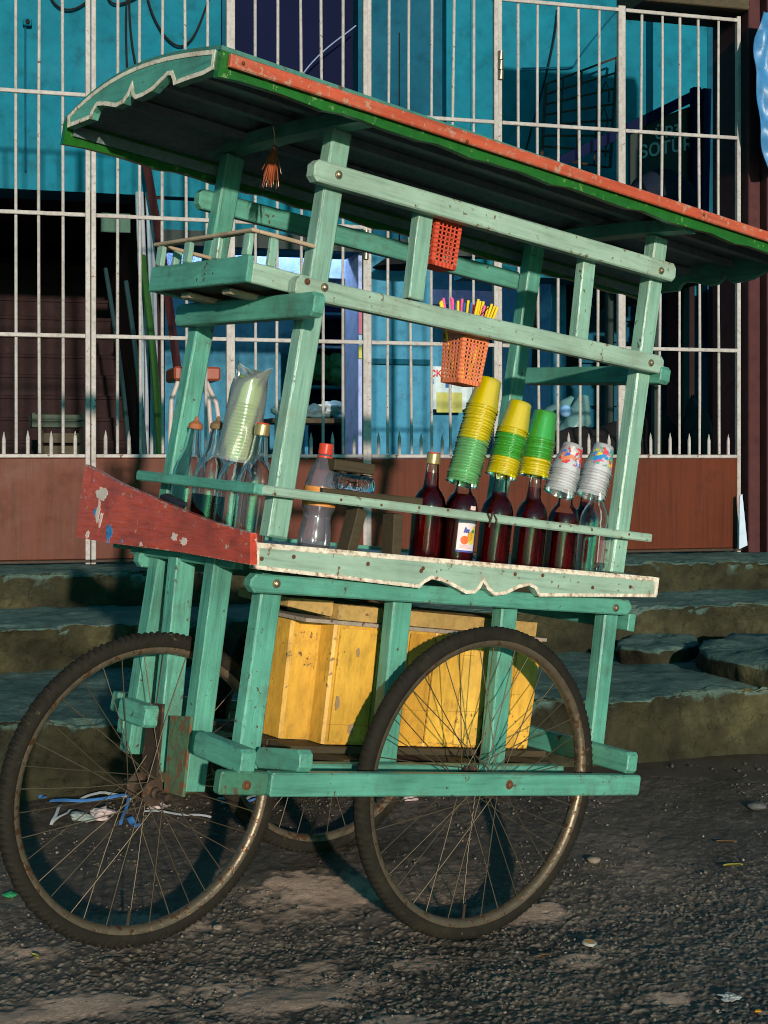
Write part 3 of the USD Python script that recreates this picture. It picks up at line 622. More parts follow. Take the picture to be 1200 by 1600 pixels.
# counter under things so that they stand on something
ct = thing("wooden_counter", "dark wooden counter carrying the stall sign behind the gate", "counter", f2w(np.array([Q(1040, 600, 7.7)[0], 7.7 * CS, .58])))
e0, e1_, _, _ = rect(970, 420, 1112, 440, 7.6)
zc = Q(1000, 425, 7.6)[2]
part(ct, "top", boxm((e0, 7.2 * CS, zc - .04), (e1_, 7.9 * CS, zc), .004), sign_dark, space=f2w)
for ee in (e0 + .02, e1_ - .06):
    for nn in (7.23, 7.82): part(ct, "leg", boxm((ee, nn * CS, .572), (ee + .04, nn * CS + .04, zc - .041), .003), sign_dark, space=f2w)
# hanging trousers
def trousers():
    a = Q(868, 415, 9.2); s = 9.2 / F
    P = []
    top, crotch, leg = 0, -.34, -.68
    ms = []
    for sgn in (-1, 1):
        pts = [(sgn * .055, 0, 0), (sgn * .06, 0, -.2), (sgn * .075, 0, -.45), (sgn * .095, .01, leg)]
        ms.append(tube(np.array(pts) + a, [.085, .095, .075, .062], 12))
    ms.append(tube(np.array([(-.09, 0, .0), (.09, 0, .0)]) + a, .035, 10))
    return join(ms)
single("hanging_trousers", trousers(), black_m, "black trousers hanging on the tiled wall behind the gate", "trousers", smooth=60, space=f2w)
# scooter leg shield and wheel (grey green plastic) behind the cups
sc = thing("scooter_fairing", "grey green scooter front panel leaning behind the cup stacks", "scooter", f2w(np.array([Q(870, 660, 8)[0], 8 * CS, .58])))
fair = plain("grey_green_fairing", (0.09, 0.20, 0.21), rough=0.25)
pc = [Q(912, 618, 8.0), Q(905, 655, 8.0), Q(880, 690, 8.0), Q(858, 735, 8.0)]
part(sc, "leg_shield", tube(np.array(pc), [.03, .075, .06, .03], 14), fair, smooth=60, space=f2w)
part(sc, "leg_shield", tube(np.array([Q(896, 622, 8.08), Q(868, 650, 8.1), Q(846, 668, 8.1), Q(832, 720, 8.1)]), [.02, .07, .08, .05], 14), fair, smooth=60, space=f2w)
part(sc, "headlight", place(trimesh.creation.icosphere(2, .035), Q(884, 642, 7.9), (0, -1, 0)), plain("lens_blue", (0.2, 0.4, 0.7), rough=.1), smooth=True, space=f2w)
part(sc, "mirror_stalk", tube([Q(870, 600, 8.0), Q(880, 580, 8.0), Q(882, 575, 8.0)], .008, 6), fair, smooth=40, space=f2w)
part(sc, "wheel", place(lathe([(.10, -.03), (.15, -.04), (.18, 0), (.15, .04), (.10, .03), (.10, -.03)], 28), Q(850, 740, 8.0) , (0.3, 1, 0)), black_m, smooth=60, space=f2w)
def heap(name, x, y, d, rx, rz, m, label, cat="bundle"):
    b = trimesh.creation.icosphere(3, 1.0); v = np.asarray(b.vertices)
    k = meshkit.fbm(v * 2.2 + x); k = (k - k.mean()) / k.std()
    v = v * (1 + .10 * k[:, None]) * [rx, rx * .7, rz] + Q(x, y, d)
    v[:, 2] = np.maximum(v[:, 2], .573)
    single(name, (v, np.asarray(b.faces)), m, label, cat, smooth=60, space=f2w)
heap("covered_heap", 925, 720, 7.7, .33, .20, black_m, "black covered heap behind the clear cup stacks", "heap")
heap("dark_basin", 960, 455, 8.1, .19, .10, plain("dark_basin_plastic", (0.012, 0.018, 0.02), rough=.4), "dark round basin hanging under the roof line behind the gate", "basin")
heap("chair_back", 1088, 690, 7.5, .09, .22, plain("dark_chair", (0.022, 0.014, 0.018), rough=.6), "dark rounded chair back by the bright cyan strip", "chair")
heap("covered_heap", 1020, 690, 7.6, .14, .16, black_m, "dark covered heap left of the rounded chair back", "heap")
# posters and shelf in the inner room
po = thing("paper_poster", "pale poster with red letters on the inner wall behind the straw basket", "poster", f2w(np.array([Q(715, 590, 10.3)[0], 10.3 * CS, 1.3])))
e0, e1_, z0, z1 = rect(670, 572, 748, 640, 10.3)
part(po, "sheet", boxm((e0, 10.3 * CS, z0), (e1_, 10.3 * CS + .004, z1)), plain("poster_paper", (0.45, 0.58, 0.62), rough=.7), space=f2w)
part(po, "picture", boxm((Q(682, 600, 10.3)[0], 10.3 * CS - .004, Q(0, 638, 10.3)[2]), (Q(722, 600, 10.3)[0], 10.3 * CS - .001, Q(0, 604, 10.3)[2])), plain("poster_yellow", (0.40, 0.42, 0.12), rough=.7), space=f2w)
part(po, "picture", boxm((Q(696, 600, 10.3)[0], 10.3 * CS - .004, Q(0, 596, 10.3)[2]), (Q(706, 600, 10.3)[0], 10.3 * CS - .001, Q(0, 580, 10.3)[2])), plain("poster_blue", (0.03, 0.12, 0.3), rough=.7), space=f2w)
text_on(po, "CK", 671.5, 588, 10, 10.295, plain("poster_red", (0.5, 0.02, 0.04), rough=.6))
text_on(po, "S", 671.5, 600, 8, 10.295, plain("poster_letter_blue", (0.05, 0.2, 0.5), rough=.6))
for k, (y0, y1, c, lab) in enumerate(((482, 522, (0.35, 0.10, 0.16), "reddish upper leaflet on the pale column edge"), (524, 540, (0.25, 0.38, 0.5), "bluish middle leaflet on the pale column edge"), (541, 560, (0.42, 0.40, 0.10), "yellow lower leaflet on the pale column edge"))):
    e0, e1_, z0, z1 = rect(560.5, y0, 569, y1, 8.6)
    single("wall_leaflet", boxm((e0, 8.6 * CS, z0), (e1_, 8.6 * CS + .004, z1)), plain(f"leaflet_{k}", c, rough=.7), lab, "leaflet", space=f2w)
shf = thing("shelf_unit", "blue open shelf with goods in the lit inner room", "shelf", f2w(np.array([Q(505, 600, 10.2)[0], 10.2 * CS, .58])))
e0, e1_, _, _ = rect(482, 500, 556, 700, 10.2); n0 = 10.2 * CS
for y in (488, 540, 602, 650): 
    z = Q(520, y, 10.2)[2]; part(shf, "shelf_board", boxm((e0, n0, z - .02), (e1_, n0 + .3, z), .003), lav if y == 540 else blue_w, space=f2w)
for ee in (e0 - .025, e1_): part(shf, "side_panel", boxm((ee, n0 - .002, .573), (ee + .024, n0 + .302, Q(520, 470, 10.2)[2]), .003), blue_w, space=f2w)
part(shf, "back_panel", boxm((e0, n0 + .303, .9), (e1_, n0 + .31, Q(520, 470, 10.2)[2])), navy, space=f2w)
greens = [(500, 575, .12, .11, (0.02, 0.10, 0.03), "dark green leafy bundle on the shelf in the inner room"), (528, 577, .13, .12, (0.03, 0.13, 0.05), "green bag of leaves on the shelf in the inner room")]
for x, y, rx, rz, c, lab in greens: heap("green_bundle", x, y, 10.15, rx * .8, rz * .8, plain(f"leaf_{x}", c, rough=.6, var=.5), lab)
for x, y, rx, rz, c, lab in ((520, 640, .11, .05, (0.35, .40, .42), "pale cloth heap on the table in the inner room"), (545, 648, .13, .06, (0.12, .22, .26), "grey bag heap on the table next to the pale cloth"), (490, 645, .12, .05, (0.05, .09, .1), "dark goods on the left of the inner table"), (455, 640, .12, .06, (0.04, .1, .1), "dark bundle at the far left of the inner table")):
    heap("goods_bundle", x, y, 9.5, rx, rz, plain(f"goods_{x}", c, rough=.7, var=.4), lab)
tb = thing("inner_table", "dark table with heaped goods in the inner room", "table", f2w(np.array([Q(505, 700, 9.5)[0], 9.5 * CS, .58])))
zt_ = Q(505, 655, 9.5)[2]
e0, e1_, _, _ = rect(415, 655, 566, 700, 9.5)
part(tb, "top", boxm((e0, 9.3 * CS, zt_ - .03), (e1_, 9.8 * CS, zt_), .003), dark_wood, space=f2w)
for ee in (e0 + .03, e1_ - .07):
    for nn in (9.33, 9.72): part(tb, "leg", boxm((ee, nn * CS, .573), (ee + .04, nn * CS + .04, zt_ - .031), .003), dark_wood, space=f2w)
single("gas_cylinder", place(lathe([(0, 0), (.1, 0), (.115, .03), (.115, .3), (.08, .38), (.04, .40), (.04, .45), (0, .45)], 24), f2w(np.array([Q(540, 700, 9.1)[0], 9.1 * CS, .573])), (0, 0, 1)), plain("teal_cylinder", (0.03, 0.12, 0.11), rough=.4), "teal rounded cylinder under the inner table", "cylinder", smooth=50)
# hanging lamp shade and fluorescent tube: the lit lamp of the inner room
lp = thing("hanging_lamp", "dark conical lamp shade hanging by the column", "lamp", f2w(np.array([Q(624, 405, 8.3)[0], 8.3 * CS, 2.2])))
pz = Q(624, 418, 8.3)
part(lp, "lamp_shade", place(lathe([(.02, .09), (.05, .07), (.15, 0), (.145, 0), (.045, .06)], 24), pz, (0, 0, 1)), black_m, smooth=60, space=f2w)
part(lp, "cord", tube([pz + [0, 0, .09], pz + [0, 0, 1.3]], .004, 6), black_m, space=f2w)
usdkit.material(stage, LK("tube_glow"), {"e": ("emission", {"color": (0.62, 0.86, 1.0), "strength": 75.0})}, [], surface="e.emission")
for k, (ee, nn, z, lab) in enumerate(((Q(450, 500, 9.1)[0], 9.12 * CS, 2.38, "lit fluorescent tube under the ceiling of the inner room under the dark lintel"),)):
    tl = thing("fluorescent_lamp", lab, "lamp", f2w(np.array([ee, nn, z])))
    part(tl, "batten", boxm((ee - .62, nn - .03, z + .03), (ee + .62, nn + .03, z + .075), .004), lav, space=f2w)
    part(tl, "tube", tube([(ee - .6, nn, z), (ee + .6, nn, z)], .015, 10), LK("tube_glow"), smooth=40, space=f2w)
    for s in (-.605, .605): part(tl, "holder", boxm((ee + s - .012, nn - .015, z - .02), (ee + s + .012, nn + .015, z + .0295)), lav, space=f2w)
# red wooden chair with bent metal tubes
ch = thing("school_chair", "chair with a red brown wooden seat and bent pale tubes behind the bottles", "chair", f2w(np.array([Q(305, 640, 7.6)[0], 7.6 * CS, .58])))
e0, e1_, z0, z1 = rect(272, 572, 345, 595, 7.6)
part(ch, "seat", boxm((e0, 7.6 * CS, z0), (e1_, 7.6 * CS + .3, z1), .01), plain("red_brown_seat", (0.24, 0.05, 0.025), rough=.35), space=f2w)
tubem = plain("pale_tube_paint", (0.42, 0.36, 0.34), rough=.4)
for pts in ([(278, 596), (268, 625), (266, 680), (266, 740)], [(322, 596), (338, 630), (345, 680), (347, 740)], [(316, 596), (326, 625), (330, 680), (330, 740)]):
    p = np.array([Q(x, y, 7.63) for x, y in pts]); p[:, 2] = np.maximum(p[:, 2], .575)
    part(ch, "leg", tube(p, .012, 8), tubem, smooth=50, space=f2w)

# pillar, tarp and scrap at the right edge; lintel above the gate
pil = thing("maroon_pillar", "tall maroon pillar at the right end of the gate", "pillar", f2w(np.array([fe(1185), NF, .58])))
ep = fe(1163)
part(pil, "shaft", boxm((ep + .06, NF - .10, .582), (ep + .36, NF + .25, 3.6), .006), maroon, space=f2w)
part(pil, "jamb", boxm((ep, NF - .04, .582), (ep + .059, NF + .30, 3.6), .004), maroon, space=f2w)
single("gate_lintel", boxm((fe(1000), NF - .05, 3.04), (ep - .001, NF + .25, 3.6), .004), dark_wood, "dark beam above the right gate leaf", "beam", space=f2w)
tv, tf = [], []
n_a, n_b = 26, 14
TL = [(1190, 20), (1178, 60), (1176, 130), (1182, 190), (1190, 230), (1197, 265)]
ys = np.linspace(20, 265, n_a)
for i, y in enumerate(ys):
    xl = np.interp(y, [p[1] for p in TL], [p[0] for p in TL])
    for j in range(n_b):
        q = Q(xl + j * 7, y, 6.18); k = math.sin(j * 1.9 + i * .35) * .012 + math.sin(j * .9 - i * .8) * .01
        tv.append(q + [0, k - .02, 0])
tv = np.array(tv); ix = np.arange(n_a * n_b).reshape(n_a, n_b)
tq = np.stack([ix[:-1, :-1], ix[1:, :-1], ix[1:, 1:], ix[:-1, 1:]], -1).reshape(-1, 4)
tvb = tv + [0, .004, 0]
single("blue_tarpaulin", join([(tv, tq), (tvb, tq[:, ::-1])]), tarp, "crumpled pale blue tarpaulin hanging on the pillar at the right edge", "tarpaulin", smooth=True, space=f2w)
pg = [Q(x, y, 6.30) for x, y in ((1156, 775), (1160, 772), (1168, 852), (1155, 858))]
single("cloth_strip", extr(Polygon([(p[0], p[2]) for p in pg]), 0, .008, lambda a, b, t: np.stack([a, 6.30 * CS + t, b], -1)), white_cloth, "narrow pale blue cloth strip between gate and pillar", "cloth", space=f2w)

# ------------------------------------------------------------------ THE CART
cart = thing("drink_cart", "turquoise wooden three wheeled drink cart with arched roof", "cart", O, rot=R3)
def C(name, m, mat_, smooth=False, parent=None, **k): return part(parent or cart, name, m, mat_, smooth=smooth, space=c2w, **k)
PT = 0.036
def post(name, u0, w0, u1, w1, v0, v1, width, m=teal_w): return C(name, beam((u0, 0, w0), (u1, 0, w1), CV, width, v0, v1, r=.004), m)
# posts
post("post", -.529, .455, -.502, 1.272, 0, PT, .047, pale_w)
post("post", .432, .470, .446, 1.272, 0, PT, .045, pale_w)
post("post", -.556, .455, -.516, 1.262, .370, .406, .045)
post("post", .372, .455, .398, 1.268, .370, .406, .045)
# legs below the table
post("leg", -.528, .030, -.526, .385, .0, PT, .050)
post("leg", .434, .050, .429, .385, .0, PT, .046)
post("leg", -.184, .022, -.198, .385, .0, PT, .050)
post("leg", .124, .022, .105, .385, .0, PT, .048)
a, b = Eu(252, 890, -.556), Eu(207, 1175, -.556)
C("leg", beam(b, a + [0, 0, .03], CU, .040, -.022, .022), teal_w)
# fork of the front wheel
FWV = .235
for nm, ta, tb_, dv in (("fork_post", (340, 893), (297, 1234), 0), ("fork_post", (281, 893), (253, 1205), 0)):
    a, b = Eu(*ta, -.575), Eu(*tb_, -.575)
    C(nm, beam(b, a + [0, 0, .03], CU, .038, -.022, .024), teal_w)
for px, m_, h in (((300, 1120), rust, 0),):
    pass
# drop-outs that carry the front axle
fwc = N(228, 1233, FWV)
def plate(pts, u, t, m, nm, lab=None):
    q = [Eu(x, y, u) for x, y in pts]
    return C(nm, extr(Polygon([(p[1], p[2]) for p in q]), -t / 2, t / 2, lambda a, b, tt: np.stack([u + tt, a, b], -1)), m, label=lab)
plate([(268, 1118), (300, 1120), (287, 1245), (258, 1236)], -.605, .006, paint("rusty_teal_iron", (0.07, 0.13, 0.07), wood=(0.13, 0.06, 0.025), chip=.5, rough=.6, dirt=.8), "dropout", "teal iron plate with rust")
plate([(234, 1098), (256, 1100), (246, 1215), (222, 1205)], -.60, .006, rust, "dropout", "rusty iron plate")
# rails of the near side
def rail(name, x0, y0, x1, y1, v0, v1, h, m=pale_u, cut=.010): 
    a, b = N(x0, y0, v0), N(x1, y1, v0); a[1] = b[1] = 0
    return C(name, beam(a, b, CV, h, v0, v1, cut=cut, r=.003), m), a, b
rail("top_rail", 492, 264, 1057, 427, -.030, -.0005, .043)
rail("middle_rail", 463, 446, 1038, 571, -.030, -.0005, .042)
rail("guard_rail", 408, 765, 1020, 841, -.026, -.0005, .019, cut=.002)
for x0, x1, y0, y1 in ((668, 651, 322, 468), (923, 910, 400, 530)):
    a, b = N(x0, y0, 0), N(x1, y1, 0)
    C("upright", beam(b, a, CV, .040, 0.0, .026), pale_w)
# rails of the far side and across
a, b = N(312, 309, .407), N(815, 440, .407); a[1] = b[1] = 0
C("top_rail", beam(a, b, CV, .044, .407, .432, cut=.010), teal_u)
a, b = Eu(508, 478, -.560), Eu(290, 496, -.560)
C("cross_rail", beam(a, b, CU, .047, -.026, .0, cut=.008), teal_v)
a = N(1036, 597, -.035); uu = .470
C("cross_rail", beam((uu, -.035, .945), (uu, .44, .945), CU, .042, -.012, .022, cut=.008), teal_v)
a, b = Eu(406, 765, -.603), Eu(220, 743, -.603)
C("guard_rail", beam(a, b, CU, .021, -.012, .012, cut=.002), teal_v)
# roof bearers, slightly arched
for u0, w0 in ((-.515, 1.272), (.425, 1.276)):
    vs = np.linspace(-.10, .49, 13)
    top = w0 + .030 - .25 * np.abs(vs - .19) ** 2.2 * .6
    bot = np.full(13, w0) - .02 * ((vs - .19) / .3) ** 2 * .3
    poly = Polygon(list(zip(vs, bot)) + list(zip(vs[::-1], top[::-1])))
    C("roof_bearer", extr(poly, -.02, .02, lambda a, b, t: np.stack([u0 + t, a, b], -1)), teal_v)
# table
def wt(u): return .452 + .027 * u
tl, tr = -.605, .512
tp = [(-.605, -.045), (.505, -.045), (.505, .50), (-.605, .50)]
C("table_top", hull([(u, v, wt(u) - dz) for u, v in tp for dz in (0.004, .022)]), blue_top, label="blue table surface")
# front fascia with scalloped lower edge and white border
FV = -.048
sc_px = [(655, 919), (663, 911), (674, 905), (690, 908), (710, 918), (728, 928), (742, 927), (750, 920), (755, 910), (761, 921), (772, 931), (790, 929), (810, 919), (826, 915), (836, 921), (842, 932)]
low = [tuple(N(x, y, FV)[[0, 2]]) for x, y in [(398, 889)] + sc_px + [(1025, 933)]]
topl = [(tl - .004, wt(tl) + .004), (tr, wt(tr) + .004)]
fpoly = Polygon([topl[0], topl[1]] + low[::-1])
C("table_fascia", extr(fpoly, FV, FV + .0195, lambda a, b, t: np.stack([a, t, b], -1)), pale_u, label="scalloped front board")
inner = fpoly.buffer(-.0075, join_style=2)
C("white_border", extr(fpoly.difference(inner), FV - .0012, FV - .0001, lambda a, b, t: np.stack([a, t, b], -1)), white_trim, label="white painted border line")
C("end_cap", boxm((tr + .0005, FV - .002, wt(tr) - .036), (tr + .008, FV + .02, wt(tr) + .006), .001), white_trim)
C("edge_trim", hull([(u, v, wt(u) + dz) for u in (tl - .004, tr) for v in (FV + .0005, FV + .018) for dz in (.0041, .0065)]), white_trim)
C("table_fascia", hull([(u, v, wt(u) + dz) for u in (tl, tl + .55) for v in (.501, .52) for dz in (-.05, .004)] + [(tr, v, wt(tr) + dz) for v in (.501, .52) for dz in (-.05, .004)]), teal_u)
C("table_fascia", hull([(tr - .02, v, wt(tr) + dz) for v in (-.027, .50) for dz in (-.045, -.0225)] + [(tr - .001, v, wt(tr) + dz) for v in (-.027, .50) for dz in (-.045, -.0225)]), teal_v)
# green oilcloth edge lying over the border
us = np.linspace(-.57, .50, 60)
gv = -.030 + .004 * np.sin(us * 40) + .003 * np.sin(us * 93)
ga = np.column_stack([us, gv, wt(us) + .003 + .0015 * np.sin(us * 55)]); gb = np.column_stack([us, gv + .05, wt(us) - .002])
gi = np.arange(60)
C("cloth_edge", join([(np.vstack([ga, gb]), np.stack([gi[:-1], gi[1:], gi[1:] + 60, gi[:-1] + 60], 1)), tube(ga, .0022, 6)]), green_cloth, smooth=60, label="green oilcloth edge")
# lower side rail
rail("lower_rail", 392, 911, 988, 950, -.028, -.0005, .036, teal_u, cut=.012)
a, b = N(392, 905, .407), N(985, 950, .407)
C("lower_rail", beam((-.60, 0, .372), (.46, 0, .385), CV, .036, .407, .432, cut=.010), teal_u)
C("cross_rail", beam((-.560, .05, .398), (-.560, .47, .392), CU, .028, -.03, -.004), teal_v)
C("cross_rail", beam((.458, -.027, .36), (.458, .43, .36), CU, .040, .0, .024), teal_v)
# red board across the front end
rb = [Eu(x, y, -.625) for x, y in ((404, 834), (404, 884), (300, 865), (200, 852), (130, 841), (136, 790), (145, 727), (200, 757), (270, 787), (340, 815))]
rb = [(p[1], p[2]) for p in rb]
C("red_board", extr(Polygon(rb), -.644, -.628, lambda a, b, t: np.stack([t, a, b], -1)), red_board, label="glossy red tapered front board with paint splashes")
rbp = f"{cart}/red_board"
def blob(x, y, rx, ry, m, nm, seed):
    c = Eu(x, y, -.6445); th = np.linspace(0, 2 * np.pi, 22, endpoint=False); rg = np.random.default_rng(seed)
    rr = 1 + .22 * rg.normal(size=22)
    pts = [(c[1] + rx * q * math.cos(t), c[2] + ry * q * math.sin(t)) for q, t in zip(rr, th)]
    C(nm, extr(Polygon(pts).buffer(0), -.6450, -.6441, lambda a, b, t: np.stack([t, a, b], -1)), m)
splash_w = plain("white_paint_splash", (0.55, 0.46, 0.42), rough=.4); splash_b = plain("blue_paint_splash", (0.04, 0.16, 0.36), rough=.4, var=.5, scale=120)
blob(159, 772, .026, .014, splash_w, "paint_splash", 1); blob(153, 800, .008, .022, splash_w, "paint_splash", 2); blob(157, 812, .006, .016, splash_w, "paint_splash", 3)
blob(170, 832, .013, .018, splash_b, "paint_splash", 4); blob(272, 839, .011, .008, splash_w, "paint_splash", 5); blob(287, 846, .013, .006, splash_w, "paint_splash", 6); blob(148, 800, .005, .008, splash_b, "paint_splash", 7)
blob(136, 835, .008, .008, splash_w, "paint_splash", 8); blob(220, 850, .006, .004, splash_w, "paint_splash", 9); blob(190, 846, .004, .004, splash_b, "paint_splash", 10)
# small tray with a railing high on the front end
tu0, tu1, tv0, tv1 = -.680, -.532, .012, .368
wb = .948
C("tray_board", boxm((tu0 + .013, tv0, wb - .014), (tu1, tv1, wb - .002), .001), dark_wood)
C("tray_side", boxm((tu0, tv0 - .012, wb - .018), (tu0 + .0125, tv1 + .012, wb + .034), .002), teal_v)
C("tray_side", boxm((tu0 + .013, tv0 - .012, wb - .018), (tu1, tv0 - .0005, wb + .022), .002), pale_u)
C("tray_side", boxm((tu0 + .013, tv1 + .0005, wb - .018), (tu1, tv1 + .012, wb + .022), .002), teal_u)
wr = wb + .078
for v in np.linspace(tv0 + .008, tv1 - .012, 4): C("baluster", boxm((tu0 + .0005, v - .012, wb + .0345), (tu0 + .012, v + .012, wr), .002), pale_w)
for v in (tv0 - .006, tv1 + .006):
    C("baluster", boxm((tu0 + .045, v - .005, wb + .0225), (tu0 + .063, v + .005, wr), .001), pale_w)
C("tray_railing", boxm((tu0 - .002, tv0 - .014, wr + .0005), (tu0 + .016, tv1 + .014, wr + .008), .002), bare_wood)
for v in (tv0 - .007, tv1 + .007): C("tray_railing", boxm((tu0 + .0165, v - .007, wr + .0005), (tu1 - .0, v + .007, wr + .008), .002), bare_wood)
C("tray_support", boxm((tu0 + .03, .10, wb - .030), (tu1, .135, wb - .0185), .003), bare_wood)
C("tray_support", boxm((tu0 + .03, .26, wb - .030), (tu1, .295, wb - .0185), .003), bare_wood)

# roof
AV = np.array([-.112, .061, .21, .366, .477]); AW = np.array([1.302, 1.3215, 1.3215, 1.301, 1.264])
pf = np.polyfit(AV, AW, 3)
def wroof(v, u=-.865): return np.polyval(pf, v) + .0085 * (u + .865)
RU0, RU1 = -.865, .93
vs = np.linspace(-.122, .492, 26)
def sheet(u0, u1, lo, hi, vs=vs):
    nu = 2
    out = []
    A = np.array([[(u, v, wroof(v, u) + h) for v in vs] for u in (u0, u1) for h in (lo, hi)])   # 4 rows: u0lo,u0hi,u1lo,u1hi
    n = len(vs); v_ = A.reshape(-1, 3); f = []
    R = lambda r, j: r * n + j
    for j in range(n - 1):
        f += [(R(0, j), R(2, j), R(2, j + 1), R(0, j + 1)), (R(1, j), R(1, j + 1), R(3, j + 1), R(3, j)), (R(0, j), R(0, j + 1), R(1, j + 1), R(1, j)), (R(2, j), R(3, j), R(3, j + 1), R(2, j + 1))]
    for j in (0, n - 1): f.append((R(0, j), R(1, j), R(3, j), R(2, j)))
    return v_, np.array(f)
C("roof_cover", sheet(RU0 - .004, RU1 + .004, .0, .008), roof_top)
C("roof_lining", sheet(RU0 + .012, RU1 - .012, -.006, -.0015, np.linspace(-.105, .475, 24)), lining, label="dark glinting underside of the roof")
for v in (.05, .19, .33):
    C("roof_batten", hull([(u, v + dv, wroof(v, u) + dz) for u in (RU0 + .013, RU1 - .013) for dv in (-.012, .012) for dz in (-.026, -.008)]), lining)
# green eaves and the red plank
def eave(v0, v1, h):
    top0, top1 = wroof((v0 + v1) / 2, RU0), wroof((v0 + v1) / 2, RU1)
    n = 40; us = np.linspace(RU0 - .004, RU1 + .004, n)
    w0 = np.interp(us, [RU0, RU1], [top0, top1]); lo = w0 - h + .0025 * np.sin(us * 31) + .0015 * np.sin(us * 83 + 1) + .010 * (us - RU0) / (RU1 - RU0)
    P = np.array([[(u, v0, a - .002), (u, v1, a - .002), (u, v1, b), (u, v0 + .002, b)] for u, a, b in zip(us, w0, lo)]).reshape(-1, 3); f = []
    for i in range(n - 1):
        for j in range(4): f.append((i * 4 + j, i * 4 + (j + 1) % 4, (i + 1) * 4 + (j + 1) % 4, (i + 1) * 4 + j))
    f += [(0, 3, 2, 1), ((n - 1) * 4, (n - 1) * 4 + 1, (n - 1) * 4 + 2, (n - 1) * 4 + 3)]
    return P, np.array(f)
C("green_eave", eave(-.124, -.106, .046), green_edge, label="near green eave edge")
C("green_eave", eave(.478, .494, .048), green_edge, label="far green eave edge")
C("lining_board", hull([(u, v, wroof(.485, u) + dz) for u in (RU0 + .013, RU1 - .013) for v in (.4705, .4775) for dz in (-.032, -.010)]), lining)
a, b = N(356, 95, -.126), N(1290, 401, -.126)
C("red_plank", beam((a[0], 0, a[2]), (b[0], 0, b[2]), CV, .024, -.137, -.1255), red_plank, label="long red plank nailed on the near eave")
# scalloped end boards
arch_low = [(110, 201), (146, 187), (150, 176), (156, 167), (166, 166), (186, 169), (197, 163), (205, 152), (209.5, 141), (211, 152), (216, 157), (228, 152), (242, 144), (256, 130), (266, 120), (272, 119), (275, 127), (276, 135), (300, 126), (322, 119), (338, 110)]
al = [tuple(Eu(x, y, RU0)[1:]) for x, y in arch_low]
vv = np.linspace(al[0][0] + .006, -.106, 24)
apoly = Polygon([(v, wroof(v) - .0005) for v in vv] + al[::-1][0:0] + [p for p in al[::-1]]).buffer(0)
C("end_board", extr(apoly, RU0 - .006, RU0 + .010, lambda a, b, t: np.stack([t, a, b], -1)), teal_v, label="scalloped arched front end board")
ain = apoly.buffer(-.0085, join_style=2)
C("white_border", extr(apoly.difference(ain), RU0 - .0075, RU0 - .0062, lambda a, b, t: np.stack([t, a, b], -1)), white_trim)
dz = .0085 * (RU1 - RU0)
C("end_board", extr(apoly, RU1 - .010, RU1 + .003, lambda a, b, t: np.stack([t, a, b + dz], -1)), teal_v, label="scalloped rear end board")

# bottom frame
C("bottom_rail", beam((-.590, 0, .011), (.400, 0, .011), CV, .044, -.172, -.146, cut=.004), teal_u)
C("rail_stub", beam((-.695, 0, .013), (-.5905, 0, .011), CV, .042, -.164, -.142, cut=.004), paint("dirty_teal_paint", (0.04, 0.14, 0.09), wood=(0.07, 0.05, 0.03), chip=.6, dirt=.9, rough=.5), label="dirty dark end piece of the near bottom rail")  # darker teal paints the shade on this end of the rail
C("bottom_rail", beam((-.56, 0, .008), (.300, 0, .010), CV, .030, -.032, -.0005), teal_u)
C("bottom_rail", beam((N(176, 1118, .555)[0], 0, .045), (.400, 0, .020), CV, .044, .545, .572, cut=.004), teal_u)
C("bottom_rail", beam((N(186, 1148, .425)[0], 0, .015), (.43, 0, .015), CV, .036, .412, .440, cut=.004), teal_u)
a = N(400, 1195, -.172)
cu = a[0] - .012
C("cross_beam", beam((cu, -.172, .052), (cu, Eu(316, 1165, cu)[1], .056), CU, .044, -.02, .012, cut=.006), teal_v)
C("cross_beam", beam((cu + .01, Eu(234, 1115, cu)[1], .068), (cu + .01, Eu(190, 1115, cu)[1], .068), CU, .044, -.02, .012, cut=.006), teal_v)
a = N(998, 1196, -.172)
C("cross_beam", beam((a[0] - .02, -.172, .060), (a[0] - .02, .60, .062), CU, .046, -.016, .016, cut=.006), teal_v)
a, b = N(408, 1184, -.03), N(478, 1189, -.168)
C("cross_beam", beam(a, b, CU, .040, -.014, .018, cut=.008), teal_v)
for k, v in enumerate((.06, .135, .21, .285)): C("floor_board", boxm((-.40, v, .028), (.33, v + .066, .042), .001), dark_wood)
for u in (-.30, .02, .25): C("floor_bearer", boxm((u, -.0004, -.004), (u + .04, .411, .0275), .001), dark_wood)
C("axle", tube([(0, -.16, -.006), (0, .56, .01)], .011, 10), rust, smooth=40)
C("bracing_rod", tube([N(815, 1135, .2), N(905, 1165, .1)], .004, 6), bolt_m, smooth=40)
# bolts and nails
def bolt(p, d, r=.009, m=bolt_m, nm="bolt"):
    prof = [(r * 1.35, 0), (r * 1.35, r * .25), (r * .85, r * .3), (r * .85, r * .8), (r * .4, r * 1.05), (0, r * 1.1)]
    C(nm, place(lathe(prof, 10), p, d), m, smooth=30)
def nb(x, y, v, **k): bolt(N(x, y, v), (0, -1, 0), **k)
for x, y in ((529, 273), (1033, 423), (507, 449), (1017, 567)): nb(x, y, -.0305, r=.0065)
nb(480, 440, -.0305, r=.005, m=rust_bolt); nb(432, 912, -.0285, r=.0068, m=bolt_m); nb(962, 950, -.0285, r=.0068)
nb(795, 1226, -.1705, r=.0075, m=rust_bolt); nb(385, 1227, -.1645, r=.0068, m=rust_bolt)
for x, y in ((470, 480), (305, 493)): bolt(Eu(x, y, -.587), (-1, 0, 0), r=.0055)
for x, y in ((330, 1175), (358, 1188)): bolt(Eu(x, y, cu - .0205), (-1, 0, 0), r=.0075, m=rust_bolt)
bolt(Eu(208, 1117, cu - .0105), (-1, 0, 0), r=.0075, m=rust_bolt)
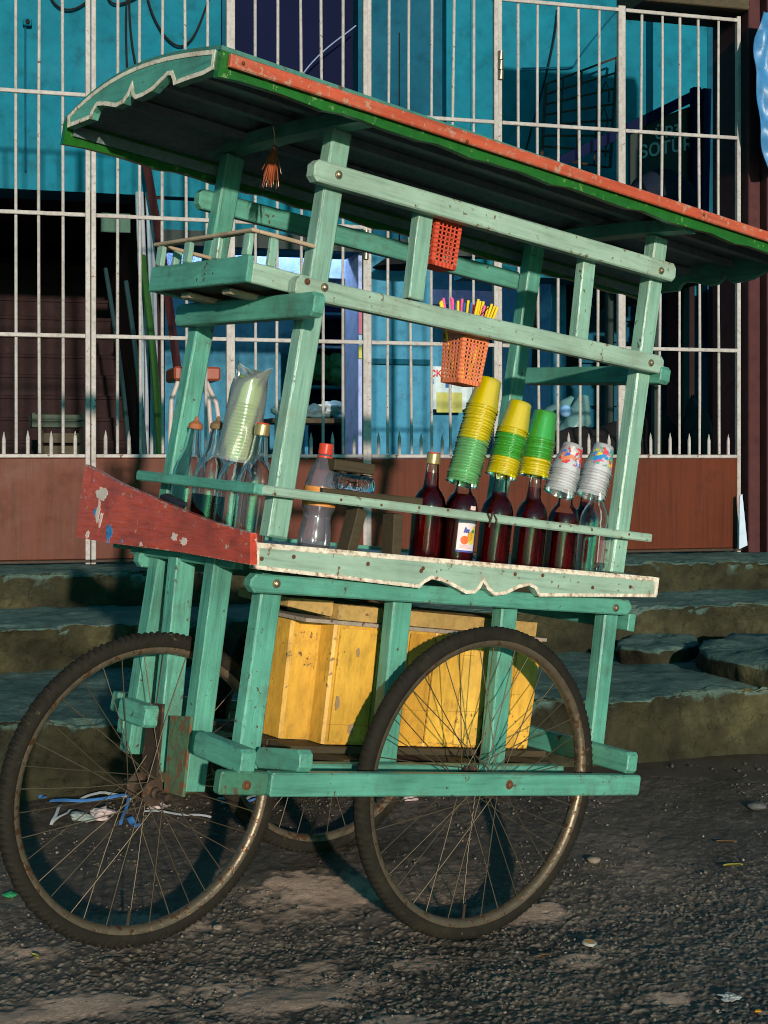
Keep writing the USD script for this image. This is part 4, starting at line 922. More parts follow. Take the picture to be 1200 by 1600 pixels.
for x, y in ((459, 870), (575, 881), (661, 888), (658, 892), (805, 897), (848, 899), (926, 918), (985, 917), (409, 873)): nb(x, y, FV - .0013, r=.0032, m=rust_bolt, nm="nail")
for x, y in ((430, 772), (533, 781), (596, 789), (655, 793), (700, 797), (875, 822), (925, 828), (983, 835)): nb(x, y, -.0262, r=.0022, m=rust_bolt, nm="nail")
for x, y in ((380, 99), (730, 221), (1100, 336)): nb(x, y, -.1372, r=.003, m=rust_bolt, nm="nail")
C("wire_tie", tube([N(x, y, -.029) for x, y in ((762, 802), (766, 812), (764, 824), (770, 800), (776, 812), (775, 826))], .0022, 6), rust)
# wheels
def wheel(c, R, parent_name, label, knob=0.0, lean=(0, 1, 0), seed=0, spokes=36):
    wp = numbered(cart, parent_name)
    x = UsdGeom.Xform.Define(stage, wp); custom(x.GetPrim(), label=label)
    z = unit(lean)
    def put(m): return place(m, c, z, (1, 0, 0))
    rg = np.random.default_rng(seed)
    r = .0168
    n, k = 560, 18
    th = np.linspace(0, 2 * np.pi, n, endpoint=False); ph = np.linspace(0, 2 * np.pi, k, endpoint=False)
    T_, P_ = np.meshgrid(th, ph, indexing="ij")
    outer = np.clip(np.cos(P_) * 1.6 - .35, 0, 1)
    tread = outer * (.0022 + knob) * (((np.arange(n)[:, None] % 4) < 2) ^ ((np.arange(k)[None, :] % 4) < 2)) * (rg.uniform(.4, 1, n)[:, None])
    rr = r + tread
    cr = R - r - .002 + np.cos(P_) * rr * 1.02
    vv_ = np.stack([cr * np.cos(T_), cr * np.sin(T_), np.sin(P_) * rr * .98], -1).reshape(-1, 3)
    ix = np.arange(n * k).reshape(n, k)
    q = np.stack([ix, np.roll(ix, -1, 0), np.roll(np.roll(ix, -1, 0), -1, 1), np.roll(ix, -1, 1)], -1).reshape(-1, 4)
    part(wp, "tyre", put((vv_, q)), tyre_m, smooth=35, space=c2w)
    ri = R - .038
    part(wp, "rim", put(lathe([(ri + .012, -.0135), (ri + .004, -.0135), (ri - .002, -.010), (ri - .005, -.004), (ri - .005, .004), (ri - .002, .010), (ri + .004, .0135), (ri + .012, .0135), (ri + .004, .006), (ri + .004, -.006), (ri + .012, -.0135)], 96)), rim_m, smooth=40, space=c2w)
    part(wp, "hub", put(lathe([(0, -.062), (.007, -.062), (.007, -.05), (.012, -.046), (.012, -.036), (.027, -.035), (.027, -.030), (.013, -.026), (.012, 0), (.013, .026), (.027, .030), (.027, .035), (.012, .036), (.012, .046), (.007, .05), (.007, .062), (0, .062)], 20)), rust, smooth=35, space=c2w)
    for s in range(spokes):
        side = 1 if s % 2 else -1
        a = 2 * np.pi * s / spokes + rg.normal(0, .012)
        off = (1 if (s // 2) % 2 else -1) * 1.05
        h = np.array([.024 * math.cos(a + off), .024 * math.sin(a + off), side * .0325]); e = np.array([(ri - .004) * math.cos(a), (ri - .004) * math.sin(a), side * .003])
        mid = (h + e) / 2 + rg.normal(0, .0012, 3)
        part(wp, "spoke", put(tube([h, mid, e], .00115, 5)), spoke_m, smooth=True, space=c2w)
    part(wp, "valve", put(tube([(0, ri - .004, 0), (0, ri - .035, 0)], .003, 6)), rust, space=c2w)
    return wp
wheel(np.array([0, -.085, 0.0]), .3275, "wheel", "near right spoked wheel with worn tyre", .0005, seed=1)
fw = wheel(fwc, .3165, "wheel", "front spoked wheel with knobbly tyre", .0022, seed=2)
fr = N(512, 1118, .490)
wheel(fr, .3275, "wheel", "far right spoked wheel in shadow", .0018, seed=3)
C("front_axle", tube([fwc + [0, -.085, 0], fwc + [0, .085, 0]], .006, 10), rust, smooth=40)

# ------------------------------------------------------------------ yellow box on the frame
yb = thing("yellow_box", "big battered yellow ice box standing on the cart's lower frame", "ice box", c2w((0, .17, .043)), rot=R3)
def Y(name, m, mat_, smooth=False, **k): return part(yb, name, m, mat_, smooth=smooth, space=c2w, **k)
plan = Polygon([(.285, .075), (-.03, .075), (-.035, .078), (-.04, .075), (-.305, .075), (-.312, .079), (-.314, .122), (-.318, .128), (-.375, .132), (-.382, .138), (-.384, .26), (-.38, .265), (.285, .265), (.29, .26), (.29, .08)])
def ybody(a, b, t):
    k = 1 - .02 * (1 - (t - .044) / .25)
    return np.stack([a * k + .004 * np.sin(b * 9), .17 + (b - .17) * k, t], -1)
seam_m = plain("box_seam", (0.16, 0.085, 0.015), rough=.8)
Y("body", extr(plan, .044, .292, ybody), yellow)
Y("rim", hull([(u, v, w) for u in (-.39, .295) for v in (.068, .272) for w in (.2925, .300)]), paint("grey_box_edge", (0.28, 0.22, 0.18), rough=.7, chip=.6))
Y("lid", hull([(u, v, w) for u, w0 in ((-.30, .301), (.275, .301)) for v in (.085, .268) for w in (w0, w0 + .032)]), yellow_lid)
Y("lid", hull([(-.41, .11, .318), (-.302, .10, .305), (-.41, .30, .318), (-.302, .29, .305), (-.41, .11, .336), (-.302, .10, .338), (-.41, .30, .336), (-.302, .29, .338)]), yellow_lid, label="loose lid piece sticking out in front")
for k, w in enumerate((.085, .123, .168, .205, .247)):
    uu_ = -.298
    while uu_ < .24:
        l_ = rng.uniform(.05, .16); e_ = min(uu_ + l_, .277)
        if rng.random() < .38: Y("seam", hull([(q, v, w + .0006 * k2 + .0015 * math.sin(q * 17)) for q in (uu_, e_) for v in (.0690, .0693) for k2 in (0, 1)]), seam_m)
        uu_ = e_ + rng.uniform(.005, .05)
yv = [paint(f"yellow_board_{q}", c, var=.35, wood=(0.14, 0.08, 0.02), chip=0.655, dirt=0.8, dirtcol=(0.13, 0.06, 0.008), rough=0.45, grain=(1.2, 1.2, 0.3), bump=0.35, edge=.12) for q, c in enumerate(((0.60, 0.33, 0.045), (0.50, 0.25, 0.03), (0.64, 0.38, 0.07)))]  # lighter and darker board tones stand in for shade bands on the box
for q, (u0_, u1_) in enumerate(((-.296, -.196), (-.192, -.112), (-.108, -.040), (-.034, .048), (.052, .130), (.134, .206), (.210, .277))):
    o_ = (.0, .0015, .0006, .0012, .0, .0018, .0008)[q]
    Y("board", hull([(u * (.98 + .02 * (w - .05) / .24), v, w) for u in (u0_, u1_) for v in (.0745, .0712 - o_) for w in (.050 + o_ * 2, .286 - o_)]), yv[(q * 2) % 3])
for x, y, s in ((527, 1100, .012), (548, 1140, .014), (560, 1020, .008)):
    p = N(x, y, .0690); th = np.linspace(0, 2 * np.pi, 9, endpoint=False); rg = np.random.default_rng(int(x))
    Y("torn_patch", extr(Polygon([(p[0] + s * .6 * math.cos(t) * rg.uniform(.5, 1.2), p[2] + s * 1.5 * math.sin(t) * rg.uniform(.5, 1.2)) for t in th]).buffer(0), .0688, .0693, lambda a, b, t: np.stack([a, t, b], -1)), plain(f"torn_{x}", (0.26, 0.17, 0.10), rough=.8))

# ------------------------------------------------------------------ goods on the table
def up(v3): return np.asarray(v3) @ R3
WUP = W
def bottle(name, u, v, kind, label, group=None, lean=(0, 0, 1), tint=None, liquid=None, level=None, cap="gold", h=.234, r=.0345):
    base_c = np.array([u, v, wt(u) - .0035 + .0005])
    zc = unit(np.asarray(lean, float))
    b = thing(name, label, "bottle", c2w(base_c), group=group)
    put = lambda m: place(m, base_c, zc)
    def P(nm, m, mt, **k): return part(b, nm, put(m), mt, smooth=k.pop("smooth", 40), space=c2w, **k)
    s = h / .234
    if kind == "syrup":
        out = [(0, .0), (r * .9, .0), (r, .004), (r, .112 * s), (r * .985, .120 * s), (r * .94, .128 * s), (r * .86, .137 * s), (r * .74, .1455 * s), (r * .58, .152 * s), (.0185, .156 * s), (.0165, .162 * s), (.0150, .185 * s), (.0128, .207 * s), (.0142, .2085 * s), (.0142, .212 * s), (.0125, .2135 * s), (.0125, .224 * s)]
    elif kind == "tall":
        out = [(0, .0), (r * .9, .0), (r, .004), (r, .118 * s), (r * .98, .130 * s), (r * .90, .142 * s), (r * .76, .153 * s), (r * .6, .162 * s), (.0175, .170 * s), (.0152, .190 * s), (.0128, .210 * s), (.0122, .224 * s)]
    elif kind == "cone":
        out = [(0, .0), (r * .9, .0), (r, .004), (r, .118 * s), (r * .96, .134 * s), (r * .84, .150 * s), (r * .66, .164 * s), (.0185, .175 * s), (.0150, .200 * s), (.0125, .215 * s), (.0122, .224 * s)]
    elif kind == "soda":
        out = [(0, .004), (r * .55, .001), (r * .8, .0), (r * .97, .008), (r, .03 * s), (r * .93, .05 * s), (r * .82, .068 * s), (r * .86, .08 * s), (r, .092 * s), (r, .132 * s), (r * .98, .14 * s), (r * .82, .165 * s), (r * .52, .188 * s), (.0135, .203 * s), (.0120, .211 * s), (.0118, .222 * s)]
    out = np.array(out)
    if kind == "soda":
        P("bottle_body", lathe(out, 32), tint, smooth=50)
    elif tint == glass:
        inn = [(max(x - .0022, 0), max(y, .006)) for x, y in out[1:]]
        inn = [(0, .006)] + [(x, y) for x, y in inn if True]
        P("glass", lathe(np.vstack([out, np.array(inn)[::-1]]), 36), glass, smooth=50)
    else:
        P("glass", lathe(out, 36), shell, smooth=50)
    if liquid:
        zs = out[:, 1]; lv = level * s
        pr = [(0, .003)] + [(max(x - .0016, .001), max(y, .003)) for x, y in out[1:] if y < lv]
        rl = np.interp(lv, zs[1:], out[1:, 0]) - .0016
        pr += [(rl, lv), (0, lv)]
        P("liquid", lathe(pr, 36), liquid, smooth=50)
    top = out[-1, 1]
    if cap == "gold":
        P("cap", lathe([(.0145, top - .016), (.015, top - .014), (.015, top + .004), (.0138, top + .0065), (0, top + .0065)], 24), cap_gold)
        P("cap_top", lathe([(.0139, top + .0066), (.0132, top + .009), (0, top + .0095)], 24), cap_red)
    elif cap == "red":
        P("cap", lathe([(.0140, top - .016), (.0145, top - .014), (.0145, top + .004), (.0130, top + .006), (0, top + .006)], 28), cap_red)
        P("cap_ring", lathe([(.0145, top - .0235), (.0158, top - .023), (.0158, top - .0195), (.0145, top - .019)], 28), cap_red)
    elif cap in ("rust", "brown"):
        P("cap", lathe([(.0148, top - .008), (.0152, top - .004), (.0150, top + .002), (.012, top + .005), (.005, top + .010), (.003, top + .018), (0, top + .020)], 20), cap_rust if cap == "rust" else cap_brown)
    return b, put
def ub(x, y, v): return N(x, y, v)[0]
VB = .055
spots = {}
specs = [
    ("B1", 664, 870, .085, "gold", .190, "full dark red syrup bottle with gold screw cap, beside the wooden stand"),
    ("B2", 712, 875, VB, None, .150, "dark red syrup bottle with a fruit label, under the tallest cup stack"),
    ("B3", 768, 881, VB, None, .165, "dark red syrup bottle under the yellow and green cup stack"),
    ("B4", 822, 887, VB, None, .185, "dark red syrup bottle under the cup stack with a green top"),
    ("B5", 872, 891, VB, None, .135, "dark red syrup bottle under the left printed clear cups")]
for k, x, y, v, cap, lv, lab in specs:
    u = ub(x, y, v); spots[k] = (u, v)
    b, put = bottle("syrup_bottle", u, v, "syrup", lab, "syrup bottles in the right row", liquid=syrup, level=lv, cap=cap, lean=(-.05 if k == "B1" else -.02, 0, 1), r=.0364)
    if k == "B2":
        def wrap(x0, x1, z0, z1, rr, n=10):
            ph = np.linspace(x0 / .0364, x1 / .0364, n) - math.pi / 2 - .12
            vv_ = np.array([[(rr * math.cos(p), rr * math.sin(p), z) for p in ph] for z in (z0, z1)]).reshape(-1, 3)
            i = np.arange(n - 1)
            return vv_, np.stack([i, i + 1, i + 1 + n, i + n], 1)
        def disc(cx, cz, ra, rb_, rr, n=18):
            t = np.linspace(0, 2 * np.pi, n, endpoint=False)
            pt = [(cx, cz)] + [(cx + ra * math.cos(q), cz + rb_ * math.sin(q)) for q in t]
            vv_ = np.array([(rr * math.cos(p / .0364 - math.pi / 2 - .12), rr * math.sin(p / .0364 - math.pi / 2 - .12), z) for p, z in pt])
            return vv_, np.array([(0, 1 + i, 1 + (i + 1) % n) for i in range(n)])
        lb = part(b, "label", put(wrap(-.024, .024, .025, .112, .0368)), plain("label_white", (0.60, 0.54, 0.58), rough=.5), smooth=True, space=c2w)
        blue_l = plain("label_blue", (0.05, 0.07, 0.30), rough=.5); yel_l = plain("label_yellow", (0.60, 0.45, 0.05), rough=.5); ora_l = plain("label_orange", (0.65, 0.12, 0.03), rough=.5); pk_l = plain("label_pink", (0.6, 0.25, 0.3), rough=.5)
        part(lb, "border", put(wrap(-.024, .024, .025, .029, .0370)), blue_l, space=c2w); part(lb, "border", put(wrap(-.024, .024, .107, .112, .0370)), blue_l, space=c2w)
        part(lb, "border", put(wrap(.0215, .024, .029, .107, .0370)), blue_l, space=c2w)
        part(lb, "yellow_corner", put(wrap(.011, .0212, .045, .082, .0369)), yel_l, space=c2w)
        part(lb, "orange_fruit", put(disc(-.007, .051, .0095, .0095, .0372)), ora_l, space=c2w)
        part(lb, "orange_slice", put(disc(.010, .047, .007, .005, .0373)), yel_l, space=c2w)
        part(lb, "pineapple", put(disc(.006, .060, .0075, .0105, .0371)), plain("label_pineapple", (0.50, 0.28, 0.03), rough=.5, var=.6, scale=400), space=c2w)
        part(lb, "leaves", put(disc(.013, .071, .005, .004, .0373)), plain("label_leaf", (0.08, 0.2, 0.06), rough=.5), space=c2w)
        for q in range(7): part(lb, "grape", put(disc(-.009 + .004 * (q % 3) + .001 * q / 3, .069 + .0038 * (q // 3), .0024, .0024, .0373, 10)), blue_l, space=c2w)
        for q in range(3): part(lb, "text_line", put(wrap(-.018, .012 - q * .004, .0335 + q * .0028, .0347 + q * .0028, .0371)), pk_l, space=c2w)
        part(b, "price_sticker", put(wrap(.000, .017, .117, .126, .0364 * .985)), plain("sticker_pink", (0.62, 0.45, 0.46), rough=.6), space=c2w)
u6 = ub(919, 892, VB); spots["B6"] = (u6, VB)
b6, put6 = bottle("empty_bottle", u6, VB, "tall", "nearly empty clear bottle with a pink label at the row's right end", tint=glass, cap=None, r=.034)
part(b6, "label", put6((lambda a: (np.vstack([a[0], a[0] * [1, 1, 1]]), np.vstack([a[1], a[1][:, ::-1]])))((np.array([[(.0345 * math.cos(p), .0345 * math.sin(p), z) for p in np.linspace(-1.75, -.55, 10)] for z in (.03, .082)]).reshape(-1, 3), np.stack([np.arange(9), np.arange(9) + 1, np.arange(9) + 11, np.arange(9) + 10], 1)))), thin("pink_label_film", (0.55, 0.26, 0.30), clear=.3), space=c2w)
# bottle hidden behind with gold cap between the printed stacks
bottle("syrup_bottle", N(905, 880, .15)[0], .15, "syrup", "gold capped bottle standing behind the two printed cup stacks", liquid=syrup, level=.17, cap="gold")
# four clear bottles at the front end
clr = [(307, 657, "cone", "rust", "clear bottle with an orange rubber teat at the far front corner", None, None), (341, 657, "cone", "brown", "clear bottle with a brown teat and dark liquid at the front end", cola, .085),
       (379, 662, "tall", None, "clear empty bottle under the bagged lime cups", None, None), (411, 660, "tall", "gold", "clear empty bottle with a red and gold cap by the front post", None, None)]
for x, y, kd, cp, lab, lq, lv in clr:
    p2 = Eu(x, y, -.552); hh = p2[2] - wt(-.552) + .003
    spots[x] = (p2[0], p2[1])
    bottle("clear_bottle", p2[0], p2[1], kd, lab, "clear glass bottles at the front end", tint=glass, liquid=lq, level=lv, cap=cp, r=.034, h=hh if cp else .236)
p = N(489, 856, .035)
soda_m = thin("soda_bottle_plastic", (0.55, 0.50, 0.60), clear=.84, rough=.08, trans=.3)
bs, puts = bottle("plastic_bottle", p[0], .035, "soda", "clear plastic soda bottle with red cap and orange band", tint=soda_m, liquid=cola, level=.014, cap="red", h=.222, r=.0335)
part(bs, "label_band", puts(lathe([(.0338, .090), (.0338, .128)], 32)), plain("orange_band", (0.50, 0.20, 0.05), rough=.5, var=.3, scale=60), smooth=True, space=c2w)

# low wooden stand with the glass dish
st_ = thing("wooden_stand", "low dark wooden stand between the soda bottle and the first syrup bottle", "stand", c2w((N(590, 868, .02)[0], .02, wt(-.25))), rot=R3)
a, b = N(505, 770, -.004), N(661, 786, -.004); a[1] = b[1] = 0
part(st_, "top", beam(a, b, CV, .020, -.004, .040, r=.002), dark_wood, space=c2w)
for xt, xb in (((566, 796), (548, 866)), ((622, 803), (619, 871))):
    t_, q_ = N(*xt, .0), N(*xb, .0); q_[2] = wt(q_[0]) - .0035; t_[2] = min(t_[2], a[2] - .009 + (b[2] - a[2]) * (t_[0] - a[0]) / (b[0] - a[0]) - .002)
    for v0 in (-.003, ): part(st_, "leg", beam(q_ * [1, 0, 1], t_ * [1, 0, 1], CV, .024, v0, v0 + .040, r=.002), dark_wood, space=c2w)
ds = thing("glass_dish", "ribbed clear plastic dish with a black wooden lid on the stand", "dish", c2w((N(548, 755, .02)[0], .018, a[2] + .012)), rot=R3)
p = N(548, 752, .018); wd = p[0]
wbase = a[2] + (b[2] - a[2]) * (wd - a[0]) / (b[0] - a[0]) + .0105
ring = []
for t in np.linspace(0, 2 * np.pi, 60, endpoint=False):
    rr = 1 + .05 * math.cos(t * 20)
    c, s = math.cos(t), math.sin(t)
    ring.append((.052 * np.sign(c) * abs(c) ** .5 * rr, .022 * np.sign(s) * abs(s) ** .5 * rr))
ring = np.array(ring); pr = [(.9, 0), (1, .004), (1, .022), (.9, .030), (.84, .031)]
vv_ = np.vstack([np.column_stack([ring * k, np.full(60, z)]) for k, z in pr] + [[(0, 0, 0)]]); fi = []
for i in range(4):
    for j in range(60): fi += [(i * 60 + j, i * 60 + (j + 1) % 60, (i + 1) * 60 + (j + 1) % 60), (i * 60 + j, (i + 1) * 60 + (j + 1) % 60, (i + 1) * 60 + j)]
for j in range(60): fi.append((300, (j + 1) % 60, j))
part(ds, "bowl", (vv_ + [wd, .018, wbase], np.array(fi)), solidglass("ribbed_plastic", (0.85, .92, 1.0), 1.4), smooth=30, space=c2w)
part(ds, "lid", beam((wd - .062, 0, wbase + .046), (wd + .040, 0, wbase + .048), CV, .022, -.006, .045, r=.002), dark_wood, space=c2w)
for q in (-.04, 0, .03): part(ds, "lid_foot", boxm((wd + q, .0, wbase + .0315), (wd + q + .008, .036, wbase + .0355)), dark_wood, space=c2w)

# cups
def cup_prof(rr, rt, h):
    return [(rr - .0005, 0), (rr + .0014, .0004), (rr + .0018, .0016), (rr + .0006, .0028), (rr - .0012, .0034), (rr - .0018, .010), (rt + .0012, h - .012), (rt + .0010, h - .004), (rt - .0012, h - .0006), (rt - .003, h), (0, h - .0015)]
def cup_mesh(rr=.0318, rt=.0235, h=.068, n=40): return lathe(cup_prof(rr, rt, h), n)
def stack(base, top, groups, rr=.0350, rt=.0255, h=.068, v=VB, cat="cup", printed=None, base_v=None, top_v=None):
    p0, p1 = N(*base, v), N(*top, v if top_v is None else top_v)
    ax = unit(p1 - p0); L = np.linalg.norm(p1 - p0) - h
    n = sum(g[0] for g in groups); sp = L / (n - 1); k = 0
    mesh_ = cup_mesh(rr, rt, h)
    for cnt, mt, lab, grp in groups:
        for i in range(cnt):
            last = k == n - 1
            pos = p0 + ax * sp * k + rng.normal(0, .0006, 3)
            axx = unit(ax + rng.normal(0, .006, 3))
            lb = lab[1] if (last and isinstance(lab, tuple)) else (lab[0] if isinstance(lab, tuple) else lab)
            if last and printed:
                t = thing("plastic_cup", lb, cat, c2w(pos))
                part(t, "cup_body", place(mesh_, pos, axx), mt, smooth=40, space=c2w)
                pr_ = [(rr - .0008 - (rr - rt) * (z - .0) / h * 1.0 + .0012, z) for z in np.linspace(h * .22, h * .86, 6)]
                part(t, "print", place(lathe(pr_, 40), pos, axx), printed, smooth=True, space=c2w)
            else:
                single("plastic_cup", place(mesh_, pos, axx), mt, lb, cat, smooth=40, space=c2w, group=None if last else grp)
            k += 1
def printmat(name, cols, scale):
    usdkit.material(stage, LK(name), {"tc": ("texture_coordinate", {}), "v": ("voronoi_texture", {"scale": scale, "randomness": 1.0}), "s": ("separate_color", {}),
        "r": ("rgb_ramp", {"ramp": [(i / len(cols), c) for i, c in enumerate(cols)], "interpolate": False}), "p": ("principled_bsdf", {"roughness": .3}), "c": ("transparent_bsdf", {}),
        "v2": ("noise_texture", {"scale": scale * .9, "detail": 3.0}), "k": ("rgb_ramp", {"ramp": [(.50, (0, 0, 0)), (.54, (1, 1, 1))]}), "m": ("mix_closure", {})},
        [("tc.object", "v.vector"), ("tc.object", "v2.vector"), ("v.color", "s.color"), ("s.r", "r.fac"), ("r.color", "p.base_color"), ("v2.fac", "k.fac"), ("k.color", "m.fac"), ("p.BSDF", "m.closure1"), ("c.BSDF", "m.closure2")], surface="m.closure")
    return LK(name)
print_a = printmat("cup_print_red_blue", [(0.55, 0.05, 0.05), (0.04, 0.12, 0.5), (0.6, 0.2, 0.1), (0.6, 0.55, 0.55), (0.5, 0.04, 0.06)], 95)
print_b = printmat("cup_print_pink_yellow", [(0.6, 0.08, 0.2), (0.6, 0.5, 0.05), (0.03, 0.2, 0.5), (0.55, 0.05, 0.08), (0.05, 0.35, 0.2)], 90)
stack((721, 756), (766, 592), [
    (15, cup_aqua, "clear green plastic cup nested in the lower half of the tallest leaning stack", "green cups of the tallest stack"),
    (13, cup_yellow, ("yellow plastic cup nested in the upper half of the tallest leaning stack", "topmost yellow plastic cup of the tallest leaning stack, below the straw basket"), "yellow cups of the tallest stack")])
stack((783, 745), (813, 629), [
    (7, cup_yellow, "yellow plastic cup at the bottom of the second stack from the straw basket", "lower yellow cups of the second stack"),
    (9, cup_green, "green plastic cup in the middle of the second stack from the straw basket", "green cups of the second stack"),
    (3, cup_yellow, ("yellow plastic cup just under the top of the second stack from the straw basket", "topmost yellow plastic cup of the second stack from the straw basket"), "upper yellow cups of the second stack")])
stack((833, 745), (852, 643), [
    (7, cup_yellow, "yellow plastic cup at the bottom of the third, green topped stack", "yellow cups of the third stack"),
    (9, cup_green, ("green plastic cup nested in the third, green topped stack", "topmost green plastic cup of the third stack"), "green cups of the third stack")])
stack((873, 772), (897, 695), [(9, cup_clear, ("clear plastic cup nested under the red and blue printed cup", "clear cup printed in red and blue, top of its stack"), "clear cups of the left printed stack")], rr=.0355, rt=.0228, h=.070, printed=print_a)
stack((922, 776), (944, 695), [(9, cup_clear, ("clear plastic cup nested under the pink and yellow printed cup", "clear cup printed in pink and yellow, top of its stack"), "clear cups of the right printed stack")], rr=.0355, rt=.0228, h=.070, printed=print_b)
# bagged lime cups on a clear bottle
bu, bv = spots[379]
s0 = Eu(368, 716, bu); s1 = Eu(394, 588, bu)
def stackc(p0, p1, n, mt, lab, toplab, grp, rr, rt, h):
    ax = unit(p1 - p0); L = np.linalg.norm(p1 - p0) - h; m_ = cup_mesh(rr, rt, h)
    for k in range(n):
        pos = p0 + ax * L * k / (n - 1) + rng.normal(0, .0005, 3)
        single("plastic_cup", place(m_, pos, unit(ax + rng.normal(0, .006, 3))), mt, toplab if k == n - 1 else lab, "cup", smooth=40, space=c2w, group=None if k == n - 1 else grp)
    return ax
ax0 = stackc(s0, s1, 17, cup_lime, "lime green cup nested in the plastic bag over the clear bottles", "topmost lime green cup inside the plastic bag", "lime cups in the plastic bag", .033, .026, .058)
n_, k_ = 48, 15
bag = []
Lb = np.linalg.norm(s1 - s0)
xh = unit(Eu(393, 578, bu) - Eu(372, 578, bu)); xh = unit(xh - ax0 * (xh @ ax0)); yh = np.cross(ax0, xh)
for i in range(k_):
    t = i / (k_ - 1); z = t * (Lb + .018) - .004
    rr = np.interp(t, [0, .75, .88, 1], [.042, .037, .036, .039])
    fl = np.interp(t, [0, .84, .93, 1], [1, 1, .55, .12]); wx = np.interp(t, [0, .84, 1], [1, 1, 1.75])
    for j in range(n_):
        a_ = 2 * np.pi * j / n_; wv = 1 + .03 * math.sin(5 * a_ + 7 * t) + .02 * math.sin(11 * a_ - 9 * t)
        zz_ = z + (.012 * abs(math.cos(a_)) ** 3 if t > .9 else 0)
        bag.append(s0 + ax0 * zz_ + xh * rr * wx * wv * math.cos(a_) + yh * rr * fl * wv * math.sin(a_))
bag = np.array(bag); ix = np.arange(n_ * k_).reshape(k_, n_)
bq = np.stack([ix[:-1], np.roll(ix[:-1], -1, 1), np.roll(ix[1:], -1, 1), ix[1:]], -1).reshape(-1, 4)
single("plastic_bag", (bag, bq), film, "clear plastic bag wrapped round the lime cups with flared top corners", "bag", smooth=True, space=c2w)

# baskets and straws
def basket(name, label, corners_top, bottom_scale, h, m, nu, nv, nz, rows_pad=.16):
    """corners_top = (u0,u1,v0,v1,w)"""
    u0, u1, v0, v1, w = corners_top
    c = np.array([(u0 + u1) / 2, (v0 + v1) / 2])
    def pt(a, b, t):            # a, b in 0..1 on the plan, t in 0..1 downwards
        k = 1 - (1 - bottom_scale) * t
        return np.array([c[0] + (u0 + (u1 - u0) * a - c[0]) * k, c[1] + (v0 + (v1 - v0) * b - c[1]) * k, w - h * t])
    th = thing(name, label, "basket", c2w((c[0], c[1], w - h)), rot=R3)
    def face(f, n, outn):
        ms = []
        T = .0013
        def hexa(a0, a1, t0, t1):
            q = [f(a0, t0), f(a1, t0), f(a1, t1), f(a0, t1)]
            return hull([p for p in q] + [p + outn * T for p in q])
        for i in range(n + 1):
            a = .10 + .80 * i / n; wd_ = .10 if i in (0, n) else .035
            lo, hi = (0, a + .032) if i == 0 else ((a - .032, 1) if i == n else (a - .028, a + .028))
            ms.append(hexa(lo, hi, .0, 1.0))
        for j in range(nz + 1):
            t = .10 + .82 * j / nz
            lo, hi = (0, t + .02) if j == 0 else ((t - .02, 1) if j == nz else (t - .014, t + .014))
            ms.append(hexa(0.0, 1.0, lo, hi))
        return join(ms)
    part(th, "side_grid", face(lambda a, t: pt(a, 0, t), nu, np.array([0, -1.0, 0])), m, space=c2w)
    part(th, "side_grid", face(lambda a, t: pt(a, 1, t), nu, np.array([0, 1.0, 0])), m, space=c2w)
    part(th, "side_grid", face(lambda a, t: pt(0, a, t), nv, np.array([-1.0, 0, 0])), m, space=c2w)
    part(th, "side_grid", face(lambda a, t: pt(1, a, t), nv, np.array([1.0, 0, 0])), m, space=c2w)
    ms = []
    for a in np.linspace(0, .96, 10): ms.append(hull([pt(q, b, 1) + [0, 0, dz] for q in (a, a + .04) for b in (0, 1) for dz in (0, .0015)]))
    for b in np.linspace(0, .96, 10): ms.append(hull([pt(q, bb, 1) + [0, 0, dz] for q in (0, 1) for bb in (b, b + .04) for dz in (0, .0015)]))
    part(th, "bottom_grid", join(ms), m, space=c2w)
    rim = []
    for (a0, b0, a1, b1) in ((0, 0, 1, 0), (1, 0, 1, 1), (1, 1, 0, 1), (0, 1, 0, 0)): rim.append(beam(pt(a0, b0, 0), pt(a1, b1, 0), CW, .008, -.003, .003, r=.001))
    part(th, "rim", join(rim), m, space=c2w)
    return th, pt
pa = N(726, 519, .004); pb = N(765, 527, .004)
th1, bpt = basket("straw_basket", "orange pierced plastic basket full of straws hanging under the middle rail", (pa[0], pb[0] + .002, .006, .074, (pa[2] + pb[2]) / 2), .84, .108, orange_plastic, 6, 5, 10)
part(th1, "hanger", tube([bpt(.5, 0, 0), bpt(.5, 0, 0) + [0, 0, .04], bpt(.5, 0, 0) + [0, -.03, .06]], .0012, 5), rust, space=c2w)
pa = N(684, 338, .004); pb = N(724, 345, .004)
th2, bp2 = basket("red_basket", "empty red pierced plastic basket hanging between the upper rails", (pa[0], pb[0], .006, .064, (pa[2] + pb[2]) / 2), .94, .104, red_plastic, 5, 4, 9)
part(th2, "hanger", tube([bp2(.5, 0, 0), bp2(.5, 0, 0) + [0, -.004, .02], bp2(.5, 0, 0) + [0, -.03, .03]], .0012, 5), rust, space=c2w)
sx = [(590, 425, "y"), (598, 415, "y"), (612, 395, "p"), (670, 390, "p"), (678, 400, "p"), (718, 415, "y"), (748, 400, "p"), (765, 430, "b"), (782, 425, "y"), (793, 412, "y"), (813, 430, "b"), (835, 445, "r"), (849, 432, "r"), (866, 404, "y"), (880, 420, "y"), (902, 422, "y"), (912, 450, "p"), (936, 460, "y"), (962, 440, "y"), (984, 455, "y"), (1002, 462, "y"), (700, 440, "b")]
cn = {"y": "yellow", "p": "pink", "b": "blue", "r": "red"}
